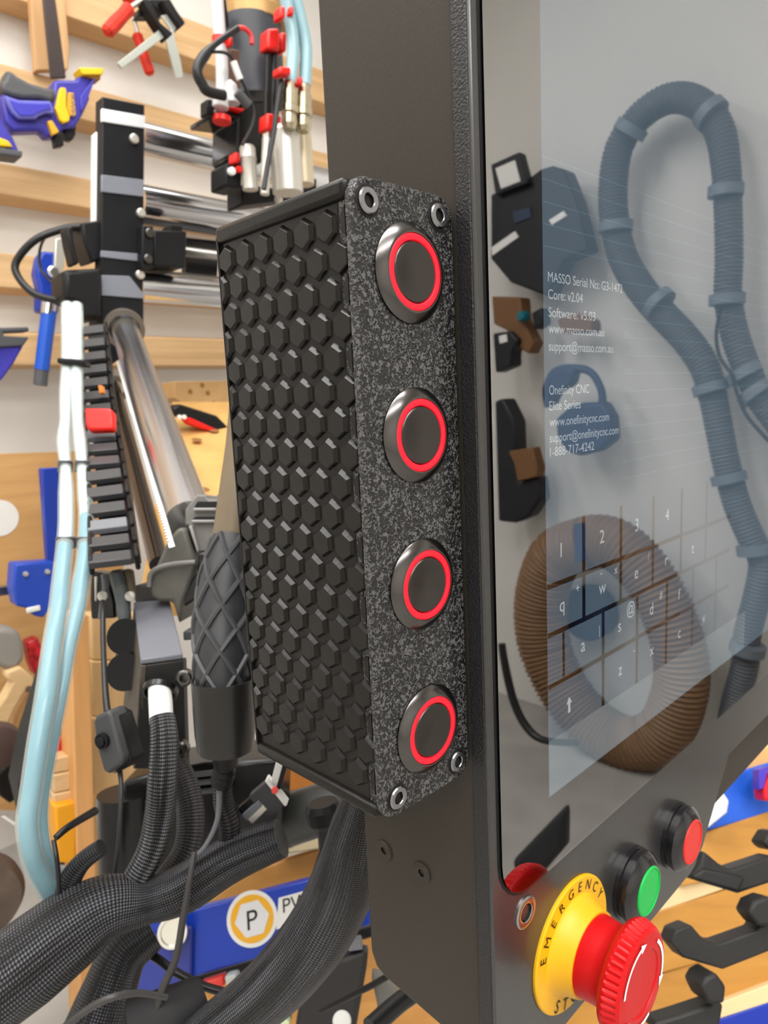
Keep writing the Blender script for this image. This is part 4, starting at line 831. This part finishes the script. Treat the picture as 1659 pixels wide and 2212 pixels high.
rw = board([(430, 2125), (482, 2108), (484, 2132), (440, 2134)], .02, mat('tomato red plastic', (222, 60, 48), .4), 'small red wedge under the blue plate', 'red_wedge', 'block', d=.70)
board([(484, 2110), (508, 2104), (516, 2124), (490, 2136)], .02, mat('pale grey plastic', (190, 196, 192), .4), 'small pale grey wedge beside the red wedge', 'grey_wedge', 'block', d=.70)
bpart('board', [(400, 2125), (440, 2112), (800, 2012), (1000, 1960), (1000, 2330), (400, 2330)], .03, orangew, .86)
# handheld meter
me_ = empty('handheld_meter', A(700, 2200, .62), 'black handheld device with grey green display and white dial', 'meter')
Zd = lambda p: zoomto(p, 560, 1960, 4.1475)
obj('case', PD(Zd([(640, 470), (980, 385), (960, 560), (850, 1200), (300, 1200), (360, 820)]), .62, bn, .03), mat('black meter case', (38, 37, 36), .5), me_, bevel=.005)
obj('display', PD(Zd([(520, 640), (830, 545), (820, 620), (480, 705)]), .6185, bn, .004), mat('grey green display', (122, 138, 112), .3), me_, bevel=.0005)
obj('trim_line', PD(Zd([(580, 545), (925, 458), (925, 478), (580, 568)]), .618, bn, .004), midgrey, me_, bevel=.0005)
obj('trim_line', PD(Zd([(525, 600), (880, 500), (880, 518), (530, 622)]), .618, bn, .004), alu, me_, bevel=.0005)
obj('trim_line', PD(Zd([(365, 830), (890, 672), (890, 695), (370, 858)]), .618, bn, .004), alu, me_, bevel=.0005)
obj('trim_line', PD(Zd([(865, 690), (892, 690), (840, 1100), (815, 1100)]), .618, bn, .004), alu, me_, bevel=.0005)
obj('button_row', PD(Zd([(480, 890), (830, 790), (825, 830), (500, 930)]), .6185, bn, .003), mat('brown button strip', (96, 84, 66), .5), me_, bevel=.0005)
obj('dial', MB().lathe(A(*Zd([(745, 990)])[0], .612), -bn, [(.0105, 0), (.0095, .006), (.007, .009), (.0001, .010)], 28), white, me_)
obj('antenna', PD(Zd([(780, 310), (905, 290), (930, 380), (800, 400)]), .625, bn, .02), midgrey, me_, bevel=.001)
tag(obj('green_block', PD(Zd([(110, 1060), (180, 975), (270, 1020), (270, 1060)]), .60, bn, .02), mat('pale green plastic', (206, 222, 180), .5), bevel=.001), 'pale green block under the second loom', 'block')
tag(obj('grey_post', PD(Zd([(1000, 610), (1110, 640), (1260, 760), (1230, 900), (1050, 1000), (1060, 900)]), .66, bn, .03), mat('grey post', (112, 110, 104), .45), bevel=.003), 'grey post under the console corner', 'post')

# ------------------------------------------------------------------ lower left: mallet, post, blocks
tag(obj('plywood_sheet', PY([(-120, 985), (240, 972), (280, 1345), (240, 1760), (-120, 1745)], 1.50, .02), plym, bevel=.001), 'brown plywood sheet at left with an oval cut-out', 'plywood')
tag(obj('oval_cutout', MB().lathe(onY(-2, 1119, 1.499), (0, -1, 0), [(.036, 0), (.0001, .0004)], 36, cap=False), wallm), 'white oval opening in the plywood panel', 'opening')
gb = empty('blue_clamp_frame', onY(100, 1200, 1.35), 'blue sash clamp with block standing against the plywood', 'clamp')
obj('bar', PY([(90, 1012), (127, 1010), (150, 1215), (104, 1215)], 1.36, .02), blued, gb, bevel=.002)
obj('block', PY([(32, 1218), (118, 1212), (125, 1290), (95, 1335), (72, 1330), (68, 1316), (36, 1310), (28, 1270)], 1.33, .04), mat('mid blue enamel', (34, 72, 180), .35), gb, bevel=.004)
for x, y in ((55, 1240), (102, 1235)): obj('bolt', MB().lathe(onY(x, y, 1.329), (0, -1, 0), [(.005, 0), (.004, .004), (.0001, .005)], 14), alu, gb)
obj('slot', MB().box(onY(72, 1316, 1.328), (.024, .004, .010)), white, gb, bevel=.002)
tag(obj('silver_clip', PY([(-20, 1268), (28, 1266), (28, 1284), (-20, 1292)], 1.4, .02), steel, bevel=.002), 'small steel clip left of the blue block', 'clip')
ml = empty('rubber_mallet', onY(40, 1500, 1.3), 'grey rubber mallet with pale wooden handle at left edge', 'mallet')
obj('head', PY([(-20, 1362), (10, 1357), (40, 1362), (52, 1390), (54, 1425), (40, 1442), (20, 1448), (-10, 1438), (-20, 1430)], 1.30, .05), mat('grey rubber', (140, 136, 130), .7), ml, bevel=.012, seg=3)
obj('handle', PY([(14, 1452), (45, 1440), (72, 1462), (78, 1488), (55, 1496), (36, 1525), (10, 1585), (-30, 1620), (-30, 1560), (8, 1510), (28, 1476), (16, 1468)], 1.29, .03), palew2, ml, bevel=.004)
obj('pivot_bolt', MB().lathe(onY(62, 1488, 1.288), (0, -1, 0), [(.006, 0), (.006, .003), (.0001, .004)], 16), steel, ml)
tag(obj('wooden_brace', PY([(40, 1540), (66, 1500), (60, 1590), (40, 1640), (-20, 1700), (-20, 1660), (20, 1600)], 1.31, .03), plym, bevel=.003), 'tan wooden brace below the mallet handle', 'wooden brace')
tag(obj('red_tool', PY([(58, 1388), (84, 1377), (92, 1400), (90, 1450), (76, 1460), (64, 1430)], 1.33, .03), mat('red black grip', (170, 30, 36), .4, vary=(80, .7)), bevel=.004), 'red and black tool grip beside the blue block', 'hand tool')
tag(obj('brown_disc', MB().lathe(onY(-12, 1612, 1.2), (0, -1, 0), [(.026, .02), (.036, .016), (.04, 0), (.036, -.016)], 36), mat('brown disc', (84, 66, 62), .5)), 'dark brown disc at the left edge beside the wooden brace', 'disc')
tag(obj('black_clamp_foot', PY([(-10, 1680), (30, 1640), (52, 1640), (45, 1720), (22, 1736), (0, 1720)], 1.30, .03), black, bevel=.003), 'black clamp foot below the wooden brace', 'clamp')
wp = tag(obj('wooden_post', PD([(152, 1330), (192, 1330), (221, 2365), (180, 2365)], .95, (0, 1, 0), .05), mat('tan post', (214, 160, 100), .55, grain=((60, 30, 3), .12)), bevel=.002), 'upright tan wooden post beside the teal hoses', 'post')
pk = empty('pine_planks', A(250, 1700, 1.0), 'stack of pale pine planks behind the cord switch', 'planks')
for y0, y1 in ((1330, 1426), (1429, 1548), (1551, 1720), (1723, 2150)): obj('plank', PD([(196, y0), (340, y0), (340, y1), (202, y1)], 1.06, (0, 1, 0), .04), palew, pk, bevel=.002)
for i, (y0, y1) in enumerate(((1640, 1672), (1675, 1714), (1717, 1738))):
    tag(obj('wood_block', PD([(112 + i * 2, y0), (164, y0 - 10), (164, y1 - 10), (114 + i * 2, y1)], .97, (0, 1, 0), .05), palew2, bevel=.002), ['upper pale wood block above the yellow board', 'middle pale wood block above the yellow board', 'thin lower pale wood block on the yellow board'][i], 'wooden block', 'wood blocks beside the post')
tag(obj('yellow_board', PD([(119, 1742), (165, 1732), (165, 1868), (126, 1864)], .96, (0, 1, 0), .05), mat('amber yellow board', (228, 156, 20), .5), bevel=.003), 'amber yellow board standing beside the wooden post', 'board')
tag(obj('grey_plank', PD([(84, 1740), (106, 1730), (112, 1860), (86, 1870)], 1.0, (0, 1, 0), .04), mat('grey plank', (150, 146, 138), .6), bevel=.002), 'narrow grey plank behind the teal hose bend', 'board')
tag(obj('red_case', PD([(108, 1600), (140, 1594), (142, 1642), (108, 1650)], .99, (0, 1, 0), .04), mat('red case', (196, 24, 30), .4), bevel=.003), 'small red case behind the teal hoses', 'case')
tag(obj('white_pad', PD([(143, 1512), (160, 1508), (162, 1556), (146, 1558)], .99, (0, 1, 0), .03), mat('cream pad', (214, 200, 166), .6), bevel=.003), 'small cream pad beside the wooden post', 'pad')
tag(obj('dark_crate', PD([(60, 1600), (110, 1440), (165, 1420), (165, 1870), (80, 1870), (40, 1700)], 1.02, (0, 1, 0), .05), mat('black crate', (26, 25, 24), .6), bevel=.003), 'black crate behind the hoses and wood blocks', 'crate')
tag(obj('dusty_disc', MB().lathe(A(-45, 1935, .95), RX * .5 - FX, [(.030, .02), (.052, .018), (.056, 0), (.052, -.018)], 40), mat('dusty tyre', (82, 68, 58), .7, vary=(50, .2))), 'dusty brown disc at the lower left frame edge', 'disc')
tag(obj('white_tie', PD([(4, 1765), (12, 1764), (34, 1778), (32, 1784)], 1.0, (0, 1, 0), .003), white), 'white cable tie end on the floor side', 'tie')

# ------------------------------------------------------------------ lower right: bench rails and black hooks
rn = (FX * .9 - UX * .35).normalized()
ochre = mat('ochre varnished board', (190, 136, 58), .5, grain=((10, 10, 60), .14)); lit_top = mat('lit-toned board top', (226, 198, 150), .55)  # ceiling light put into the colours: pale board tops, darker ochre fronts
rbn = empty('slatted_bench', A(1659, 2212, .95), 'ochre slatted bench with blue rails at the lower right', 'workbench')
def rboard(name, q, t, m, label, cat='board', d=.95, nrm=None): return obj(name.replace('bench_', ''), PD(q, d, nrm or rn, t), m, rbn, bevel=.0015)
rboard('bench_board', [(1540, 1640), (1590, 1598), (1760, 1545), (1760, 1585), (1560, 1655)], .02, lit_top, 'lit-toned top edge of the uppermost bench board at right', d=1.06)
rboard('bench_board', [(1530, 1660), (1760, 1580), (1760, 1640), (1530, 1700)], .03, mat('apricot board', (220, 166, 104), .5), 'apricot bench board above the blue rail at right', d=1.05)
rboard('blue_rail', [(1500, 1695), (1760, 1620), (1760, 1730), (1500, 1802)], .03, mat('vivid blue rail', (26, 90, 206), .35), 'vivid blue rail at right behind the console', 'rail', d=1.03)
tag(obj('white_block', PD([(1530, 1700), (1556, 1702), (1577, 1730), (1572, 1756), (1530, 1790)], .98, rn, .04), white, bevel=.004, seg=3), 'white rounded block resting on the blue rail', 'block')
tag(obj('red_block', PD([(1648, 1700), (1662, 1668), (1700, 1660), (1700, 1735), (1652, 1728)], .98, rn, .03), mat('crimson plastic', (222, 20, 44), .4), bevel=.003), 'red block on the blue rail at the frame edge', 'block')
tag(obj('purple_block', PD([(1640, 1662), (1662, 1655), (1650, 1702), (1640, 1706)], .985, rn, .02), mat('purple plastic', (70, 50, 180), .4), bevel=.001), 'purple strip beside the red block', 'block')
tag(obj('right_wire', MB().tube(TP([(1560, 1662, .95, 5), (1600, 1632, .95, 5), (1632, 1605, .95, 5), (1648, 1578, .95, 5), (1690, 1545, .95, 5)]), n=10), cablem), 'thin black wire over the apricot board at right', 'wire')
rboard('bench_board', [(1470, 1815), (1760, 1722), (1760, 1860), (1470, 1915)], .03, ochre, 'ochre bench board directly below the blue rail', d=1.0)
rboard('bench_board', [(1380, 1930), (1500, 1896), (1640, 1862), (1640, 1895), (1380, 1985)], .02, lit_top, 'lit-toned board top above the middle ochre board', d=.985)
rboard('bench_board', [(1330, 1998), (1760, 1862), (1760, 2010), (1330, 2130)], .03, ochre, 'middle ochre bench board behind the lower hook', d=.97)
rboard('bench_board', [(1330, 2120), (1530, 2062), (1530, 2074), (1330, 2140)], .02, lit_top, 'thin lit-toned board top beside the red mushroom', d=.955)
rboard('bench_board', [(1180, 2170), (1330, 2134), (1760, 1998), (1760, 2110), (1180, 2330)], .03, ochre, 'lowest ochre bench board at the bottom right', d=.94)
rboard('bench_board', [(1540, 2172), (1760, 2088), (1760, 2136), (1540, 2206)], .02, lit_top, 'lit-toned board top above the lower blue rail', d=.93)
rboard('blue_rail', [(1500, 2220), (1760, 2132), (1760, 2300), (1500, 2330)], .03, mat('deep blue rail', (14, 46, 160), .35), 'deep blue rail in the bottom right corner', 'rail', d=.92)
Zh = lambda p: zoomto(p, 1359, 1780, 5.12)
hookm = mat('black printed hook', (26, 25, 25), .55, bump=(300, .15, .0006))
def hook(parts, label, d):
    h = empty('tool_hook', A(*Zh([parts[0][1][0]])[0], d), label, 'hook', 'black hooks on the bench boards')
    for nm, q, dd, t in parts: obj(nm, PD(Zh(q), d + dd, rn, t), hookm, h, bevel=.003)
hook([('arm', [(790, 440), (815, 290), (880, 340), (1000, 440), (1100, 490), (1140, 490), (1600, 340), (1600, 640), (1210, 770), (750, 630), (690, 590)], 0, .03), ('grip', [(830, 490), (1280, 580), (1280, 620), (1220, 765), (760, 628), (700, 585)], -.004, .006)], 'black hook nearest the red push button', .72)
hook([('arm', [(660, 1120), (690, 1120), (820, 1270), (960, 1320), (1010, 1320), (1430, 1170), (1440, 1130), (1600, 1080), (1600, 1390), (1040, 1610), (600, 1480), (460, 1310), (510, 1180)], 0, .03), ('grip', [(660, 1330), (1100, 1440), (1100, 1480), (1050, 1605), (610, 1478), (600, 1450)], -.004, .006), ('peg', [(1380, 860), (1520, 800), (1640, 830), (1640, 1120), (1440, 1140), (1320, 990)], -.006, .03)], 'long black hook above the emergency button with raised peg', .68)
hook([('arm', [(280, 2195), (560, 2110), (890, 2000), (920, 1960), (1050, 1990), (1020, 2180), (990, 2300), (280, 2300)], 0, .03), ('peg', [(850, 1700), (960, 1640), (1080, 1800), (1060, 1990), (890, 2005), (790, 1800)], -.006, .04)], 'black hook at the bottom right with six-sided peg', .64)
hook([('peg', [(1480, 210), (1560, 80), (1640, 60), (1640, 300), (1560, 290)], 0, .03)], 'black hook peg cut by the right frame edge', .74)

# ------------------------------------------------------------------ things on the right wall, seen only in the screen glass
XW = 1.66
def MT(pts, X=XW): return [(M(x, y, X), r * dep(onX(x, y, X)) / F) for x, y, r in pts]
def MP(pts, X, t): q = [M(x, y, X) for x, y in pts]; return MB().prism(q, (t, 0, 0))
hosem = mat('slate corrugated conduit', (92, 97, 104), .5)
up_ = [(1338, 540, 30), (1322, 440, 30), (1332, 330, 30), (1372, 262, 30), (1422, 222, 30), (1471, 212, 30), (1520, 234, 30), (1553, 287, 30), (1566, 368, 29), (1570, 450, 28), (1572, 560, 28), (1570, 640, 28), (1584, 720, 28), (1612, 800, 28), (1640, 860, 28), (1690, 930, 28), (1760, 1040, 28)]
lo_ = [(1334, 500, 30), (1370, 606, 30), (1417, 667, 30), (1477, 730, 30), (1518, 790, 30), (1537, 855, 29), (1550, 920, 28), (1566, 1000, 28), (1590, 1090, 28), (1622, 1165, 28), (1644, 1215, 27), (1632, 1290, 27), (1612, 1370, 27), (1606, 1440, 27), (1584, 1520, 26), (1560, 1640, 26)]
tag(obj('conduit', MB().tube(MT(lo_[:0:-1] + up_), n=20, step=.0022, corr=(4, .05)), hosem), 'long slate corrugated conduit looped in an inverted U on the right wall', 'conduit')
tag(obj('wall_wire', MB().tube(MT([(1556, 660, 4), (1545, 720, 4), (1552, 770, 4), (1578, 810, 4), (1590, 850, 4), (1612, 900, 4), (1660, 955, 4)], XW - .05), n=8), cablem), 'thin dark wire hanging beside the conduits', 'wire')
strapm = mat('grey conduit strap', (110, 120, 130), .5)
SL = ['at the upper left bend of the arch', 'at the upper right bend of the arch', 'on the right leg of the arch', 'on the left leg of the arch', 'where the left length starts slanting', 'below the slanting length', 'on the right length beside the thin wire', 'upper of two on the right length beside the left one', 'lower of two on the right length at the glass side', 'halfway down the long left descent', 'second from the bottom of the left descent', 'lowest of the left descent']
for sk, (x, y, a) in enumerate(((1361, 280, 40), (1532, 246, -38), (1565, 413, 2), (1328, 490, 2), (1421, 655, -45), (1532, 838, -15), (1568, 647, 0), (1605, 808, -30), (1628, 850, -40), (1572, 1033, -15), (1628, 1187, -10), (1612, 1400, 10))):
    c = M(x, y, XW - .012); rr = 36 * dep(onX(x, y, XW)) / F; t = math.radians(a)
    dv = V((0, math.sin(t), math.cos(t))); o = MB().cyl(c - dv * .011, c + dv * .011, rr, 20)
    tag(obj('conduit_strap', o, strapm), 'grey conduit strap ' + SL[sk], 'strap', 'grey conduit straps')
brownh = mat('brown ribbed hose', (132, 102, 74), .5)
ring = [(1270, 1172), (1200, 1200), (1168, 1290), (1172, 1385), (1206, 1470), (1255, 1540), (1312, 1588), (1372, 1606), (1430, 1580), (1462, 1512), (1470, 1440), (1455, 1365), (1424, 1290), (1384, 1226), (1334, 1180), (1285, 1168), (1240, 1180)]
tag(obj('ribbed_hose', MB().tube(MT([(x, y, 55) for x, y in ring], XW - .06), n=32, step=.0021, corr=(6, .055)), brownh), 'coiled brown ribbed hose hanging on the right wall', 'hose')
hd = empty('hose_hanger', M(1278, 1318, XW - .0), 'dark blue round hanger with strap inside the coiled hose', 'hanger')
obj('disc', MB().lathe(M(1280, 1318, X1w - .01), (-1, 0, 0), [(.076, 0), (.076, .05), (.07, .056), (.0001, .058)], 40), mat('dark blue hanger', (30, 48, 88), .5), hd)
obj('strap', MP([(1238, 1132), (1260, 1128), (1262, 1210), (1240, 1215)], XW - .13, .004), mat('dark blue hanger', 0), hd)
dk = mat('near black tool body', (26, 27, 34), .45); brw = mat('brown wooden peg', (120, 84, 52), .55); slate = mat('dark slate blue', (44, 60, 84), .5)
td = empty('cordless_tool', M(1160, 480, XW), 'black cordless tool with square work light on the right wall', 'power tool')
obj('body', MP([(1058, 420), (1140, 385), (1166, 365), (1190, 358), (1215, 365), (1240, 430), (1268, 540), (1215, 562), (1180, 640), (1100, 610), (1058, 560)], XW - .03, .06), dk, td, bevel=.006)
obj('light_frame', MP([(1058, 356), (1120, 328), (1138, 396), (1068, 422)], XW - .05, .03), dk, td, bevel=.003)
obj('light_window', MP([(1068, 364), (1110, 346), (1122, 392), (1080, 408)], XW - .052, .01), white, td, bevel=.001)
obj('label_plate', MP([(1060, 535), (1110, 500), (1118, 512), (1062, 552)], XW - .034, .006), white, td); obj('label_plate', MP([(1106, 458), (1142, 448), (1146, 470), (1110, 482)], XW - .034, .006), slate, td)
obj('label_plate', MP([(1184, 476), (1215, 456), (1222, 466), (1190, 486)], XW - .034, .006), white, td)
wk = empty('wooden_bracket', M(1090, 700, XW), 'brown wooden bracket holding black fittings on the right wall', 'bracket')
obj('bracket', MP([(1060, 640), (1122, 642), (1126, 690), (1152, 740), (1140, 765), (1116, 750), (1104, 720), (1064, 700)], XW - .03, .05), brw, wk, bevel=.005)
obj('fitting', MP([(1062, 720), (1100, 715), (1118, 735), (1104, 760), (1104, 790), (1068, 806)], XW - .05, .05), dk, wk, bevel=.006)
obj('white_insert', MP([(1076, 726), (1092, 722), (1094, 738), (1078, 742)], XW - .052, .01), white, wk)
obj('teal_knob', MB().lathe(M(1134, 684, XW - .03), (-1, 0, 0), [(.014, 0), (.014, .02), (.01, .026), (.0001, .027)], 20), mat('teal knob', (22, 110, 130), .4), wk)
obj('fitting', MP([(1146, 676), (1168, 664), (1172, 700), (1152, 712)], XW - .04, .04), dk, wk, bevel=.004)
tag(obj('wooden_peg', MP([(1200, 690), (1240, 676), (1276, 690), (1278, 716), (1210, 722)], XW - .02, .05), brw, bevel=.006), 'brown wooden peg mirrored behind the web address', 'peg')
tl = empty('angle_tool', M(1100, 1000, XW), 'long dark tool with wooden block on the right wall', 'power tool')
obj('body', MP([(1066, 866), (1086, 860), (1110, 910), (1112, 960), (1118, 1040), (1158, 1030), (1164, 1080), (1140, 1116), (1110, 1130), (1074, 1126)], XW - .03, .06), dk, tl, bevel=.008)
obj('wood_block', MP([(1096, 975), (1148, 966), (1160, 1010), (1158, 1030), (1116, 1040), (1108, 1000)], XW - .05, .04), brw, tl, bevel=.004)
hp_ = empty('ear_defenders', M(1250, 900, XW), 'dark blue ear defenders hanging on the right wall', 'ear defenders')
obj('headband', MB().tube(MT([(1184, 880, 9), (1182, 840, 12), (1200, 805, 12), (1240, 796, 9), (1275, 805, 8), (1296, 840, 8), (1300, 872, 9)], XW - .03), n=14), mat('dark blue hanger', 0), hp_)
obj('cup', MP([(1184, 810), (1210, 792), (1240, 796), (1232, 830), (1200, 850), (1186, 880)], XW - .045, .04), mat('dark blue hanger', 0), hp_, bevel=.008)
obj('cup', MP([(1196, 905), (1225, 880), (1255, 870), (1300, 868), (1318, 900), (1322, 950), (1290, 975), (1250, 985), (1222, 978), (1200, 945)], XW - .045, .05), mat('dark blue hanger', 0), hp_, bevel=.010)
tag(obj('wall_cable', MB().tube(MT([(1082, 1390, 8), (1092, 1450, 9), (1110, 1520, 9), (1136, 1570, 9), (1172, 1598, 8), (1245, 1604, 7)], XW - .3), n=10), cablem), 'black cable curve mirrored at the lower left of the glass', 'cable')
tag(obj('dark_case', MP([(1100, 1862), (1215, 1742), (1214, 1830), (1168, 1885), (1110, 1885)], 1.0, .03), mat('dark bench case', (40, 42, 46), .5), bevel=.01), 'dark case mirrored in the lower corner of the glass', 'case')
